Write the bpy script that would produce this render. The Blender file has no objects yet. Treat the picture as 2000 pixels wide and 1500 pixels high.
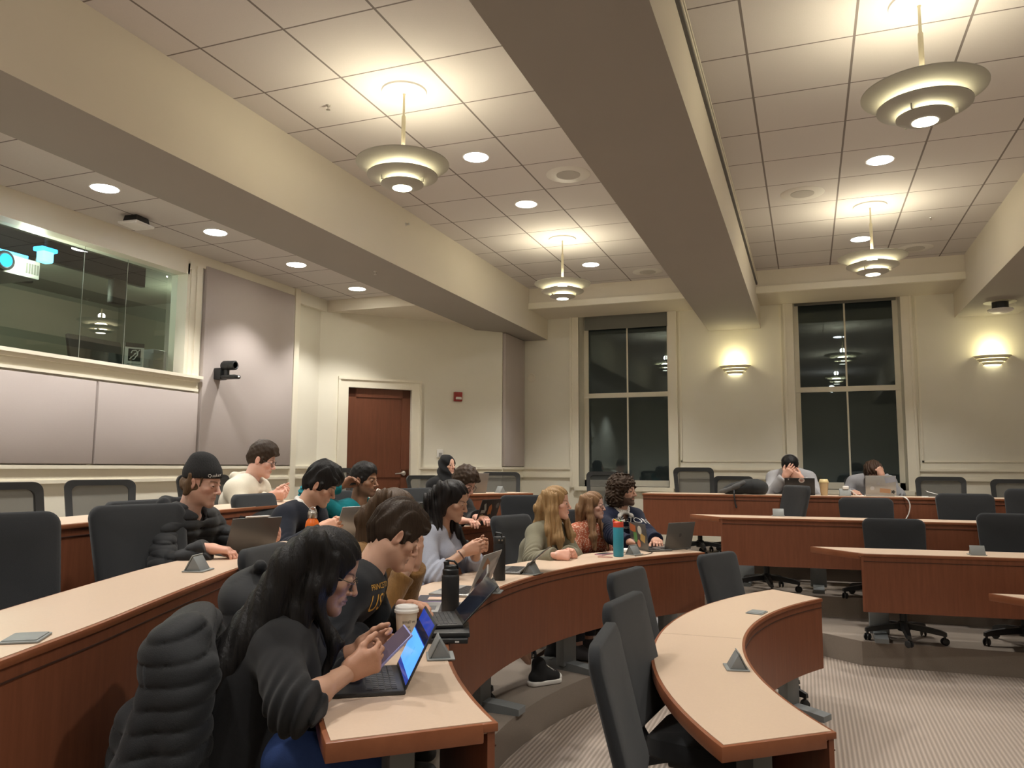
import bpy, bmesh, math, random
import numpy as np
from mathutils import Vector, Matrix
PI = math.pi
random.seed(7); np.random.seed(7)
SC = bpy.context.scene
COL = SC.collection
# ------------------------------------------------------------------ camera (eye 1.575 m above the lowest floor)
EYE = 1.575
FPX = 1531.585
YAW, PITCH, ROLL = 0.359750586, 0.105653617, 0.004649742
def _basis():
    cy, sy, cp, sp = math.cos(YAW), math.sin(YAW), math.cos(PITCH), math.sin(PITCH)
    fwd = np.array([-sy*cp, cy*cp, sp]); r0 = np.array([cy, sy, 0.]); u0 = np.cross(r0, fwd)
    c, s = math.cos(ROLL), math.sin(ROLL)
    return c*r0+s*u0, -s*r0+c*u0, fwd
CR, CU, CF = _basis()
def ray(px, py):
    return CR*((px-1000)/FPX)+CU*(-(py-750)/FPX)+CF
def atz(px, py, z):
    d = ray(px, py); t = (z-EYE)/d[2]; return np.array([d[0]*t, d[1]*t, z])
def aty(px, py, y):
    d = ray(px, py); t = y/d[1]; return np.array([d[0]*t, y, EYE+d[2]*t])
def atx(px, py, x):
    d = ray(px, py); t = x/d[0]; return np.array([x, d[1]*t, EYE+d[2]*t])
def atd(px, py, dep):
    d = ray(px, py)*dep; return np.array([d[0], d[1], EYE+d[2]])
cam_d = bpy.data.cameras.new('camera'); cam = bpy.data.objects.new('camera', cam_d); COL.objects.link(cam)
cam_d.sensor_width = 36; cam_d.lens = FPX/2000*36; cam_d.clip_start = .05; cam_d.clip_end = 100
cam.matrix_world = Matrix([[CR[0], CU[0], -CF[0], 0], [CR[1], CU[1], -CF[1], 0], [CR[2], CU[2], -CF[2], EYE], [0, 0, 0, 1]])
SC.camera = cam
# ------------------------------------------------------------------ materials
MATS = {}
def nodes(m):
    m.use_nodes = True; nt = m.node_tree; b = nt.nodes.get('Principled BSDF')
    if b is None: b = nt.nodes.new('ShaderNodeBsdfPrincipled')
    return nt, b
def mat(name, col, rough=.6, metal=0., spec=.5, noise=0., nscale=40., bump=0., bscale=200., emit=None, estr=0., alpha=1., sheen=0., stretch=None, coat=0.):
    if name in MATS: return MATS[name]
    m = bpy.data.materials.new(name); nt, b = nodes(m); N = nt.nodes; L = nt.links
    b.inputs['Base Color'].default_value = (*col, 1); b.inputs['Roughness'].default_value = rough
    b.inputs['Metallic'].default_value = metal; b.inputs['Specular IOR Level'].default_value = spec
    b.inputs['Sheen Weight'].default_value = sheen; b.inputs['Coat Weight'].default_value = coat
    if emit: b.inputs['Emission Color'].default_value = (*emit, 1); b.inputs['Emission Strength'].default_value = estr
    tc = None
    if noise or bump:
        tc = N.new('ShaderNodeTexCoord'); src = tc.outputs['Object']
        if stretch:
            mp = N.new('ShaderNodeMapping'); mp.inputs['Scale'].default_value = stretch; L.new(src, mp.inputs[0]); src = mp.outputs[0]
    if noise:
        n = N.new('ShaderNodeTexNoise'); n.inputs['Scale'].default_value = nscale; n.inputs['Detail'].default_value = 5; L.new(src, n.inputs['Vector'])
        r = N.new('ShaderNodeMapRange'); r.inputs[3].default_value = 1-noise; r.inputs[4].default_value = 1+noise; L.new(n.outputs['Fac'], r.inputs[0])
        mx = N.new('ShaderNodeMix'); mx.data_type = 'RGBA'; mx.blend_type = 'MULTIPLY'; mx.inputs[0].default_value = 1
        mx.inputs[6].default_value = (*col, 1); L.new(r.outputs[0], mx.inputs[7]); L.new(mx.outputs[2], b.inputs['Base Color'])
    if bump:
        n2 = N.new('ShaderNodeTexNoise'); n2.inputs['Scale'].default_value = bscale; n2.inputs['Detail'].default_value = 3; L.new(src, n2.inputs['Vector'])
        bp = N.new('ShaderNodeBump'); bp.inputs['Strength'].default_value = bump; bp.inputs['Distance'].default_value = .004
        L.new(n2.outputs['Fac'], bp.inputs['Height']); L.new(bp.outputs[0], b.inputs['Normal'])
    b.inputs['Alpha'].default_value = alpha
    MATS[name] = m; return m
def mathn(nt, op, a, b=None):
    n = nt.nodes.new('ShaderNodeMath'); n.operation = op
    for i, v in enumerate((a, b)):
        if v is None: continue
        if isinstance(v, (int, float)): n.inputs[i].default_value = v
        else: nt.links.new(v, n.inputs[i])
    return n.outputs[0]
def tile_mat(name, col, line, pitch, x0, y0, lw=.0078):
    m = bpy.data.materials.new(name); nt, b = nodes(m); N = nt.nodes; L = nt.links
    tc = N.new('ShaderNodeTexCoord'); sp = N.new('ShaderNodeSeparateXYZ'); L.new(tc.outputs['Object'], sp.inputs[0])
    masks = []
    for k, off in ((0, x0), (1, y0)):
        u = mathn(nt, 'DIVIDE', mathn(nt, 'SUBTRACT', sp.outputs[k], off), pitch)
        fr = mathn(nt, 'ABSOLUTE', mathn(nt, 'SUBTRACT', mathn(nt, 'FRACT', mathn(nt, 'ADD', u, 100.5)), .5))
        masks.append(mathn(nt, 'LESS_THAN', fr, lw/pitch*(.75 if k else .95)))
    msk = mathn(nt, 'MAXIMUM', masks[0], masks[1])
    n = N.new('ShaderNodeTexNoise'); n.inputs['Scale'].default_value = 260; L.new(tc.outputs['Object'], n.inputs['Vector'])
    r = N.new('ShaderNodeMapRange'); r.inputs[3].default_value = .9; r.inputs[4].default_value = 1.08; L.new(n.outputs['Fac'], r.inputs[0])
    mm = N.new('ShaderNodeMix'); mm.data_type = 'RGBA'; mm.blend_type = 'MULTIPLY'; mm.inputs[0].default_value = 1
    mm.inputs[6].default_value = (*col, 1); L.new(r.outputs[0], mm.inputs[7])
    mx = N.new('ShaderNodeMix'); mx.data_type = 'RGBA'; L.new(msk, mx.inputs[0]); L.new(mm.outputs[2], mx.inputs[6]); mx.inputs[7].default_value = (*line, 1)
    L.new(mx.outputs[2], b.inputs['Base Color']); b.inputs['Roughness'].default_value = .85
    return m
def wood_mat(name, c1, c2, scale=(1, 1, 1), rough=.4, spec=.4):
    m = bpy.data.materials.new(name); nt, b = nodes(m); N = nt.nodes; L = nt.links
    tc = N.new('ShaderNodeTexCoord'); mp = N.new('ShaderNodeMapping'); mp.inputs['Scale'].default_value = scale; L.new(tc.outputs['Object'], mp.inputs[0])
    n = N.new('ShaderNodeTexNoise'); n.inputs['Scale'].default_value = 3; n.inputs['Detail'].default_value = 8; n.inputs['Roughness'].default_value = .65; L.new(mp.outputs[0], n.inputs['Vector'])
    cr = N.new('ShaderNodeValToRGB'); cr.color_ramp.elements[0].position = .3; cr.color_ramp.elements[1].position = .7
    cr.color_ramp.elements[0].color = (*c1, 1); cr.color_ramp.elements[1].color = (*c2, 1); L.new(n.outputs['Fac'], cr.inputs[0]); L.new(cr.outputs[0], b.inputs['Base Color'])
    b.inputs['Roughness'].default_value = rough; b.inputs['Specular IOR Level'].default_value = spec
    return m
def carpet_mat(name, col, ribs):
    m = bpy.data.materials.new(name); nt, b = nodes(m); N = nt.nodes; L = nt.links
    tc = N.new('ShaderNodeTexCoord'); sp = N.new('ShaderNodeSeparateXYZ'); L.new(tc.outputs['Object'], sp.inputs[0])
    n = N.new('ShaderNodeTexNoise'); n.inputs['Scale'].default_value = 380; n.inputs['Detail'].default_value = 4; L.new(tc.outputs['Object'], n.inputs['Vector'])
    r = N.new('ShaderNodeMapRange'); r.inputs[3].default_value = .65; r.inputs[4].default_value = 1.3; L.new(n.outputs['Fac'], r.inputs[0])
    fac = r.outputs[0]
    if ribs:
        s = mathn(nt, 'SINE', mathn(nt, 'MULTIPLY', sp.outputs[0], 2*PI/.026))
        rr = N.new('ShaderNodeMapRange'); rr.inputs[1].default_value = -1; rr.inputs[2].default_value = .6; rr.inputs[3].default_value = .74; rr.inputs[4].default_value = 1.08; L.new(s, rr.inputs[0])
        fac = mathn(nt, 'MULTIPLY', fac, rr.outputs[0])
        bp = N.new('ShaderNodeBump'); bp.inputs['Strength'].default_value = .5; bp.inputs['Distance'].default_value = .006; L.new(s, bp.inputs['Height']); L.new(bp.outputs[0], b.inputs['Normal'])
    mm = N.new('ShaderNodeMix'); mm.data_type = 'RGBA'; mm.blend_type = 'MULTIPLY'; mm.inputs[0].default_value = 1
    mm.inputs[6].default_value = (*col, 1); L.new(fac, mm.inputs[7]); L.new(mm.outputs[2], b.inputs['Base Color'])
    b.inputs['Roughness'].default_value = .95; b.inputs['Specular IOR Level'].default_value = .1
    return m
def glass_mat(name, refl, tint, opaque=None, gcol=(1, 1, 1)):
    """thin pane: what lies behind, tinted, plus a reflection of the room (or a dark night behind it)"""
    m = bpy.data.materials.new(name); nt, b = nodes(m); N = nt.nodes; L = nt.links
    N.remove(b); out = N.get('Material Output')
    g = N.new('ShaderNodeBsdfGlossy'); g.inputs['Roughness'].default_value = .012; g.inputs['Color'].default_value = (*gcol, 1)
    if opaque: t = N.new('ShaderNodeBsdfDiffuse'); t.inputs['Color'].default_value = (*opaque, 1)
    else: t = N.new('ShaderNodeBsdfTransparent'); t.inputs['Color'].default_value = (*tint, 1)
    fr = N.new('ShaderNodeFresnel'); fr.inputs['IOR'].default_value = 1.5
    fac = mathn(nt, 'MINIMUM', mathn(nt, 'ADD', fr.outputs[0], refl), 1.)
    mx = N.new('ShaderNodeMixShader'); L.new(fac, mx.inputs[0]); L.new(t.outputs[0], mx.inputs[1]); L.new(g.outputs[0], mx.inputs[2]); L.new(mx.outputs[0], out.inputs[0])
    return m
def mesh_fabric(name, col, open_):
    m = bpy.data.materials.new(name); nt, b = nodes(m); N = nt.nodes; L = nt.links
    out = N.get('Material Output'); b.inputs['Base Color'].default_value = (*col, 1); b.inputs['Roughness'].default_value = .8
    t = N.new('ShaderNodeBsdfTransparent'); mx = N.new('ShaderNodeMixShader'); mx.inputs[0].default_value = open_
    L.new(b.outputs[0], mx.inputs[1]); L.new(t.outputs[0], mx.inputs[2]); L.new(mx.outputs[0], out.inputs[0])
    return m
def attr_mat(name, rough=.5, sss=.0, spec=.4, bump=0., bscale=300., stretch=None, noise=0., sheen=0.):
    """base colour from the colour attribute painted on the mesh"""
    m = bpy.data.materials.new(name); nt, b = nodes(m); N = nt.nodes; L = nt.links
    a = N.new('ShaderNodeAttribute'); a.attribute_name = 'Col'; src = a.outputs['Color']
    tc = N.new('ShaderNodeTexCoord'); v = tc.outputs['Object']
    if stretch:
        mp = N.new('ShaderNodeMapping'); mp.inputs['Scale'].default_value = stretch; L.new(v, mp.inputs[0]); v = mp.outputs[0]
    if noise:
        n = N.new('ShaderNodeTexNoise'); n.inputs['Scale'].default_value = bscale; n.inputs['Detail'].default_value = 4; L.new(v, n.inputs['Vector'])
        r = N.new('ShaderNodeMapRange'); r.inputs[3].default_value = 1-noise; r.inputs[4].default_value = 1+noise; L.new(n.outputs['Fac'], r.inputs[0])
        mm = N.new('ShaderNodeMix'); mm.data_type = 'RGBA'; mm.blend_type = 'MULTIPLY'; mm.inputs[0].default_value = 1
        L.new(src, mm.inputs[6]); L.new(r.outputs[0], mm.inputs[7]); src = mm.outputs[2]
    L.new(src, b.inputs['Base Color']); b.inputs['Roughness'].default_value = rough; b.inputs['Specular IOR Level'].default_value = spec
    b.inputs['Sheen Weight'].default_value = sheen
    if sss: b.inputs['Subsurface Weight'].default_value = sss; b.inputs['Subsurface Radius'].default_value = (.01, .004, .002); b.inputs['Subsurface Scale'].default_value = .6
    if bump:
        n2 = N.new('ShaderNodeTexNoise'); n2.inputs['Scale'].default_value = bscale; n2.inputs['Detail'].default_value = 3; L.new(v, n2.inputs['Vector'])
        bp = N.new('ShaderNodeBump'); bp.inputs['Strength'].default_value = bump; bp.inputs['Distance'].default_value = .003; L.new(n2.outputs['Fac'], bp.inputs['Height']); L.new(bp.outputs[0], b.inputs['Normal'])
    return m
M_wall = mat('cream_wall_paint', (.81, .775, .655), .7, bump=.08, bscale=300, noise=.03, nscale=3)
M_trim = mat('cream_trim_paint', (.84, .79, .65), .45)
M_under = mat('beam_underside_shade', (.35, .325, .29), .8, noise=.03, nscale=2)  # darker than the beam plaster: shade of the undersides put into the colour
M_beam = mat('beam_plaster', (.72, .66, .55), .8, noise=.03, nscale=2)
M_tileR = tile_mat('ceiling_tile_right', (.64, .60, .585), (.20, .17, .16), .6085, -.27, 4.81)
M_tileM = tile_mat('ceiling_tile_middle', (.64, .60, .585), (.20, .17, .16), .6085, -2.79, 3.59)
M_tileL = tile_mat('ceiling_tile_left', (.62, .585, .55), (.20, .17, .16), .6085, -5.38, 4.137)
M_rib = carpet_mat('ribbed_carpet', (.40, .335, .285), True)
M_carpet = carpet_mat('brown_carpet', (.255, .215, .18), False)
M_wood = wood_mat('cherry_veneer', (.172, .057, .027), (.22, .076, .037), (14, 14, 1.2), .42)
M_door = wood_mat('door_veneer', (.13, .045, .022), (.175, .06, .03), (12, 12, .8), .4)
M_edge = wood_mat('cherry_edge', (.21, .070, .030), (.27, .095, .042), (3, 3, 3), .35)
M_lam = mat('beige_laminate', (.61, .462, .345), .38, spec=.45, noise=.05, nscale=120)
M_grey = mat('grey_steel', (.20, .215, .22), .45, spec=.4)
M_greyL = mat('grey_plastic', (.235, .25, .245), .5)
M_black = mat('black_plastic', (.018, .019, .02), .45)
M_fab = mat('black_upholstery', (.026, .028, .031), .9, spec=.15, bump=.5, bscale=900, noise=.2, nscale=500, sheen=.15)
M_mesh = mesh_fabric('black_chair_mesh', (.05, .052, .05), .24)
M_panel = mat('acoustic_fabric', (.50, .445, .42), .95, spec=.1, noise=.06, nscale=350, bump=.15, bscale=500)
M_white = mat('white_plastic', (.82, .80, .76), .45)
M_chrome = mat('brushed_metal', (.62, .60, .57), .3, metal=1.)
M_dark = mat('dark_void', (.02, .022, .022), .9)
M_night = glass_mat('night_window_glass', .045, None, (.028, .037, .039), (.78, .95, 1.))
M_booth = glass_mat('booth_glass', .11, (.74, .78, .70))
M_dish = mat('pendant_dish', (.46, .45, .40), .55, metal=.0)
M_lamp = mat('pendant_lamp', (1, 1, 1), .5, emit=(1., .90, .60), estr=34)
M_lens = mat('pendant_lens', (1, 1, 1), .5, emit=(1., .93, .74), estr=6)
M_down = mat('downlight_lens', (1, 1, 1), .5, emit=(.93, .96, 1.), estr=5)
M_downw = mat('warm_downlight_lens', (1, 1, 1), .5, emit=(1., .95, .8), estr=5)
M_scon = mat('sconce_glow', (1, 1, 1), .5, emit=(1., .92, .62), estr=2.4)
# ------------------------------------------------------------------ mesh helpers
def link(o, parent=None):
    COL.objects.link(o)
    if parent is not None: o.parent = parent
    return o
def from_vf(name, v, f, m, parent=None, smooth=False, angle=None):
    me = bpy.data.meshes.new(name); me.from_pydata([tuple(map(float, p)) for p in v], [], [tuple(q) for q in f]); me.update()
    for mm in (m if isinstance(m, (list, tuple)) else [m]): me.materials.append(mm)
    if smooth: me.shade_smooth()
    if angle: me.set_sharp_from_angle(angle=math.radians(angle))
    return link(bpy.data.objects.new(name, me), parent)
class MB:
    def __init__(s): s.v = []; s.f = []
    def add(s, v, f):
        b = len(s.v); s.v += [tuple(p) for p in v]; s.f += [tuple(b+i for i in q) for q in f]; return s
    def box(s, lo, hi, R=None, T=(0, 0, 0), taper=None):
        (a, b, c), (d, e, g) = lo, hi
        v = [(a, b, c), (d, b, c), (d, e, c), (a, e, c), (a, b, g), (d, b, g), (d, e, g), (a, e, g)]
        if taper: mx, my = (a+d)/2, (b+e)/2; v = v[:4]+[(mx+(x-mx)*taper, my+(y-my)*taper, z) for x, y, z in v[4:]]
        if R is not None: v = [tuple(R @ Vector(p)+Vector(T)) for p in v]
        else: v = [(x+T[0], y+T[1], z+T[2]) for x, y, z in v]
        return s.add(v, [(0, 3, 2, 1), (4, 5, 6, 7), (0, 1, 5, 4), (1, 2, 6, 5), (2, 3, 7, 6), (3, 0, 4, 7)])
    def lathe(s, prof, n=32, T=(0, 0, 0), R=None, closed=False):
        b = len(s.v); P = len(prof)
        for r, z in prof:
            for i in range(n):
                a = 2*PI*i/n; p = Vector((r*math.cos(a), r*math.sin(a), z))
                if R is not None: p = R @ p
                s.v.append((p.x+T[0], p.y+T[1], p.z+T[2]))
        for k in range(P-1):
            for i in range(n):
                j = (i+1) % n; s.f.append((b+k*n+i, b+k*n+j, b+(k+1)*n+j, b+(k+1)*n+i))
        if prof[0][0] > 1e-6 and not closed: s.f.append(tuple(b+i for i in range(n))[::-1])
        if prof[-1][0] > 1e-6 and not closed: s.f.append(tuple(b+(P-1)*n+i for i in range(n)))
        return s
    def tube(s, pts, r, n=10, caps=True):
        pts = [Vector(p) for p in pts]; b = len(s.v); K = len(pts)
        rs = r if isinstance(r, (list, tuple)) else [r]*K
        up = Vector((0, 0, 1)); prev = None
        for k, p in enumerate(pts):
            t = (pts[min(k+1, K-1)]-pts[max(k-1, 0)]).normalized()
            if prev is None: a = t.cross(up if abs(t.z) < .95 else Vector((1, 0, 0))).normalized()
            else: a = (prev-t*prev.dot(t)).normalized()
            prev = a; c = t.cross(a)
            for i in range(n):
                th = 2*PI*i/n; q = p+(a*math.cos(th)+c*math.sin(th))*rs[k]; s.v.append(tuple(q))
        for k in range(K-1):
            for i in range(n):
                j = (i+1) % n; s.f.append((b+k*n+i, b+k*n+j, b+(k+1)*n+j, b+(k+1)*n+i))
        if caps: s.f.append(tuple(b+i for i in range(n))[::-1]); s.f.append(tuple(b+(K-1)*n+i for i in range(n)))
        return s
    def prism(s, poly, z0, z1):
        n = len(poly); b = len(s.v)
        ar = sum(poly[i][0]*poly[(i+1) % n][1]-poly[(i+1) % n][0]*poly[i][1] for i in range(n))
        if ar < 0: poly = poly[::-1]
        s.v += [(x, y, z0) for x, y in poly]+[(x, y, z1) for x, y in poly]
        s.f.append(tuple(b+i for i in range(n))[::-1]); s.f.append(tuple(b+n+i for i in range(n)))
        for i in range(n):
            j = (i+1) % n; s.f.append((b+i, b+j, b+n+j, b+n+i))
        return s
    def strip(s, inner, outer, z0, z1):
        """closed band between two polylines of equal length, z0..z1"""
        n = len(inner); b = len(s.v)
        for z in (z0, z1):
            s.v += [(p[0], p[1], z) for p in inner]+[(p[0], p[1], z) for p in outer]
        for i in range(n-1):
            s.f += [(b+i, b+i+1, b+n+i+1, b+n+i), (b+2*n+i, b+3*n+i, b+3*n+i+1, b+2*n+i+1),
                    (b+i, b+2*n+i, b+2*n+i+1, b+i+1), (b+n+i, b+n+i+1, b+3*n+i+1, b+3*n+i)]
        s.f += [(b, b+n, b+3*n, b+2*n), (b+n-1, b+3*n-1, b+4*n-1, b+2*n-1)]
        return s
    def build(s, name, m, parent=None, smooth=False, angle=None, bevel=0., seg=2):
        me = bpy.data.meshes.new(name); me.from_pydata(s.v, [], s.f); me.update()
        bm = bmesh.new(); bm.from_mesh(me)
        bmesh.ops.recalc_face_normals(bm, faces=bm.faces)
        if bevel:
            bm.normal_update()
            ed = [e for e in bm.edges if len(e.link_faces) == 2 and e.calc_face_angle(0) > .6]
            bmesh.ops.bevel(bm, geom=ed, offset=bevel, segments=seg, affect='EDGES', profile=.5, clamp_overlap=True)
        bm.to_mesh(me); bm.free()
        for mm in (m if isinstance(m, (list, tuple)) else [m]): me.materials.append(mm)
        if smooth or bevel: me.shade_smooth(); me.set_sharp_from_angle(angle=math.radians(angle or 40))
        return link(bpy.data.objects.new(name, me), parent)
def empty(name, loc=(0, 0, 0), rz=0., label=None, cat=None, group=None):
    o = bpy.data.objects.new(name, None); COL.objects.link(o); o.location = tuple(map(float, loc)); o.rotation_euler = (0, 0, rz); o.empty_display_size = .05
    return tag(o, label, cat, group)
def tag(o, label=None, cat=None, group=None, kind=None):
    if label: o['label'] = label
    if cat: o['category'] = cat
    if group: o['group'] = group
    if kind: o['kind'] = kind
    return o
def struct(o): o['kind'] = 'structure'; return o
def copy_tree(o, parent=None):
    c = o.copy(); COL.objects.link(c)
    if parent is not None: c.parent = parent
    for ch in KIDS.get(o.name, []): copy_tree(ch, c)
    return c
KIDS = {}
def index_kids(root):
    st = [root]
    while st:
        o = st.pop(); KIDS[o.name] = list(o.children); st += list(o.children)
def Rz(a): return Matrix.Rotation(a, 3, 'Z')
def catmull(pts, per=8):
    P = [np.array(p, float) for p in pts]; P = [2*P[0]-P[1]]+P+[2*P[-1]-P[-2]]; out = []
    for i in range(1, len(P)-2):
        for k in range(per):
            t = k/per; a, b, c, d = P[i-1], P[i], P[i+1], P[i+2]
            out.append(.5*((2*b)+(-a+c)*t+(2*a-5*b+4*c-d)*t*t+(-a+3*b-3*c+d)*t**3))
    out.append(P[-2]); return out
def offset(poly, d):
    """offset a polyline to its left (d>0)"""
    out = []
    for i, p in enumerate(poly):
        t = np.array(poly[min(i+1, len(poly)-1)])-np.array(poly[max(i-1, 0)]); t = t/np.linalg.norm(t)
        out.append(np.array(p)+d*np.array([-t[1], t[0]]))
    return out
def text_mesh(s, size, depth=.0):
    cu = bpy.data.curves.new('txt', 'FONT'); cu.body = s; cu.size = size; cu.extrude = depth; cu.align_x = 'CENTER'; cu.align_y = 'CENTER'; cu.resolution_u = 3
    o = bpy.data.objects.new('txt', cu); COL.objects.link(o)
    dg = bpy.context.evaluated_depsgraph_get(); dg.update()
    me = o.evaluated_get(dg).to_mesh(); v = [tuple(p.co) for p in me.vertices]; f = [tuple(p.vertices) for p in me.polygons]
    o.evaluated_get(dg).to_mesh_clear(); bpy.data.objects.remove(o); bpy.data.curves.remove(cu)
    return v, f
# ================================================================== ROOM
F1, F2, F3, F4 = 0., .19, .38, .565
T1, T2, T3, T4 = .73, .92, 1.11, 1.295
CH, CLB, BB = 4.115, 3.725, 3.509           # high ceiling, left bay ceiling, beam underside
XL, YF, YS = -5.8, 11.27, 10.41             # left wall, far wall, window soffit face
XR, YN = 6.6, -2.6
def arc(cx, cy, r, a0, a1, n):
    return [np.array((cx+r*math.cos(math.radians(a0+(a1-a0)*i/n)), cy+r*math.sin(math.radians(a0+(a1-a0)*i/n)))) for i in range(n+1)]
# floors: four carpeted tiers
struct(MB().box((XL-.3, YN-.3, -.1), (XR+.3, YF+.2, 0)).build('floor', M_rib))
b12 = [(3.2, .55), (1.6, .68), (.6, .98)]+[tuple(p) for p in arc(1.78, 4.18, 3.36, 248, 138, 26)]+[(-.35, 7.0), (.06, 7.33), (.36, 7.1), (XR, 7.22)]
b23 = [(3.2, -.5), (1.6, -.4), (.3, .0)]+[tuple(p) for p in arc(1.82, 4.25, 4.42, 244, 146, 26)]+[(-1.15, 7.55), (-.4, 8.1), (XR, 8.35)]
b34 = [(3.2, -1.6), (.2, -1.4), (-1.6, -.2), (-2.7, 1.2), (-3.2, 2.7), (-3.45, 3.7), (-3.58, 4.8), (-3.58, 6.), (-3.4, 7.1), (-2.75, 8.1), (-1.6, 9.05), (-.5, 9.2), (XR, 9.4)]
for b, z, nm in ((b12, F2, 'floor_tier_low'), (b23, F3, 'floor_tier_middle'), (b34, F4, 'floor_tier_high')):
    poly = [tuple(p) for p in b]+[(XR, YF+.15), (XL-.2, YF+.15), (XL-.2, YN), (3.2, YN)]
    struct(MB().prism(poly, .001 if z > 0 else 0, z).build(nm, M_carpet))
# left wall with the booth opening
BY0, BY1, BZ0, BZ1 = 1.2, 6.08, 2.475, 3.495
w = MB().box((XL-.16, YN, 0), (XL, 7.9, BZ0)).box((XL-.16, YN, BZ1), (XL, 7.9, CH+.1)).box((XL-.16, BY1, BZ0), (XL, 7.9, BZ1)).box((XL-.16, YN, BZ0), (XL, BY0, BZ1))
w.box((XL-.16, 7.9, 0), (XL-.06, 8.6, 3.575)).box((XL-.16, 7.9, 3.575), (XL, 8.62, CH+.1))
struct(w.build('wall_left', M_wall))
# diagonal wall with the door opening, then the short return wall
P0 = np.array((-5.86, 8.515)); P1 = np.array((-4.07, 10.41)); DU = (P1-P0)/np.linalg.norm(P1-P0); DN = np.array((DU[1], -DU[0])); DL = np.linalg.norm(P1-P0)
def diag_s(px):      # distance along the diagonal wall at which the sight line of column px meets it
    d = ray(px, 800); A = np.array([[DU[0], -d[0]], [DU[1], -d[1]]]); return np.linalg.solve(A, -P0)[0]
DS0, DS1 = diag_s(679), diag_s(803); DTOP = F4+2.04
DR = Matrix(((DU[0], DN[0], 0), (DU[1], DN[1], 0), (0, 0, 1)))   # local x along the wall, y out of it
DT = (P0[0], P0[1], 0)
w = MB().box((0, -.15, 0), (DS0, 0, CLB+.4), DR, DT).box((DS1, -.15, 0), (DL, 0, CLB+.4), DR, DT).box((DS0, -.15, DTOP), (DS1, 0, CLB+.4), DR, DT)
struct(w.build('wall_door', M_wall))
struct(MB().box((-4.2, YS, 0), (-4.07, YF+.3, CH)).build('wall_return', M_wall))
# far wall with two window openings
W1 = (-3.17, -1.838); W2 = (aty(1553, 750, YF)[0], aty(1765, 750, YF)[0]); WZ0, WZ1 = 1.30, 3.95
w = MB(); xs = [-4.2, W1[0], W1[1], W2[0], W2[1], XR]
for a, b in ((0, 1), (2, 3), (4, 5)): w.box((xs[a], YF, 0), (xs[b], YF+.42, CH+.1))
for a, b in ((1, 2), (3, 4)): w.box((xs[a], YF, 0), (xs[b], YF+.42, WZ0)); w.box((xs[a], YF, WZ1), (xs[b], YF+.42, CH+.1))
struct(w.build('wall_far', M_wall))
struct(MB().box((XR, YN, 0), (XR+.12, YF+.2, CH+.1)).build('wall_right', M_wall))
struct(MB().box((XL-.1, YN-.12, 0), (XR, YN, CH+.1)).build('wall_near', M_wall))
# ceilings
struct(MB().box((-3.66, YN, CH), (-1.26, YS+.05, CH+.08)).build('ceiling_middle', M_tileM))
struct(MB().box((-.55, YN, CH), (1.82, YS+.05, CH+.08)).build('ceiling_right', M_tileR))
struct(MB().box((2.52, YN, CH), (XR, YS+.05, CH+.08)).build('ceiling_far_right', M_tileR))
struct(MB().box((XL, YN, CLB), (-4.36, 8.62, CLB+.08)).build('ceiling_left', M_tileL))
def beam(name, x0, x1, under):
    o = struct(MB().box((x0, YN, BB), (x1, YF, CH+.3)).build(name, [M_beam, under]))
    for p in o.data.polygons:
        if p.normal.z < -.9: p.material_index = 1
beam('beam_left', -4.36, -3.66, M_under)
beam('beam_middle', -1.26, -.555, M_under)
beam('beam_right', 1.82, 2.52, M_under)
struct(MB().box((XL, 8.57, 3.575), (-4.36, 8.68, CLB+.1)).box((XL-.1, 8.6, 3.585), (-4.0, YF, 3.66)).build('ceiling_header', M_beam))
sf = MB()
for a, b in ((-3.66, -1.26), (-.555, 1.82), (2.52, XR)): sf.box((a, YS, 3.825), (b, YF, CH+.1))
struct(sf.build('ceiling_window_soffit', M_beam))
cr = MB()
for a, b in ((-3.66, -1.26), (-.555, 1.82), (2.52, XR)): cr.box((a, YS-.03, 3.815), (b, YS+.02, 3.90))
struct(cr.build('trim_soffit', M_trim))
struct(MB().box((XL, YN, 3.60), (XL+.03, 7.9, CLB)).build('trim_ceiling_left', M_trim))
# chair rails and baseboards
def rail(p0, p1, n, name):
    p0, p1, n = np.array(p0), np.array(p1), np.array(n); m = MB()
    for d, z0, z1 in ((.022, 1.42, 1.55), (.045, 1.545, 1.575), (.034, 1.425, 1.455)):
        m.prism([tuple(p0), tuple(p1), tuple(p1+n*d), tuple(p0+n*d)], z0, z1)
    return struct(m.build(name, M_trim))
rail((XL, YN), (XL, 7.9), (1, 0), 'trim_rail_left')
rail((XL-.06, 7.9), (XL-.06, 8.6), (1, 0), 'trim_rail_recess')
rail(P0, P0+DU*(DS0-.11), DN, 'trim_rail_door_left'); rail(P0+DU*(DS1+.11), P1, DN, 'trim_rail_door_right')
rail((-4.07, YS), (-4.07, YF), (1, 0), 'trim_rail_return')
rail((-4.07, YF), (W1[0]-.11, YF), (0, -1), 'trim_rail_far_left'); rail((W1[1]+.12, YF), (W2[0]-.12, YF), (0, -1), 'trim_rail_far_middle'); rail((W2[1]+.13, YF), (XR, YF), (0, -1), 'trim_rail_far_right')
struct(MB().box((-4.07, YF-.02, F4), (XR, YF, F4+.13)).build('baseboard_far', M_trim))
struct(MB().box((XL, YN, F4), (XL+.02, 8.5, F4+.13)).build('baseboard_left', M_trim))
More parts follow.
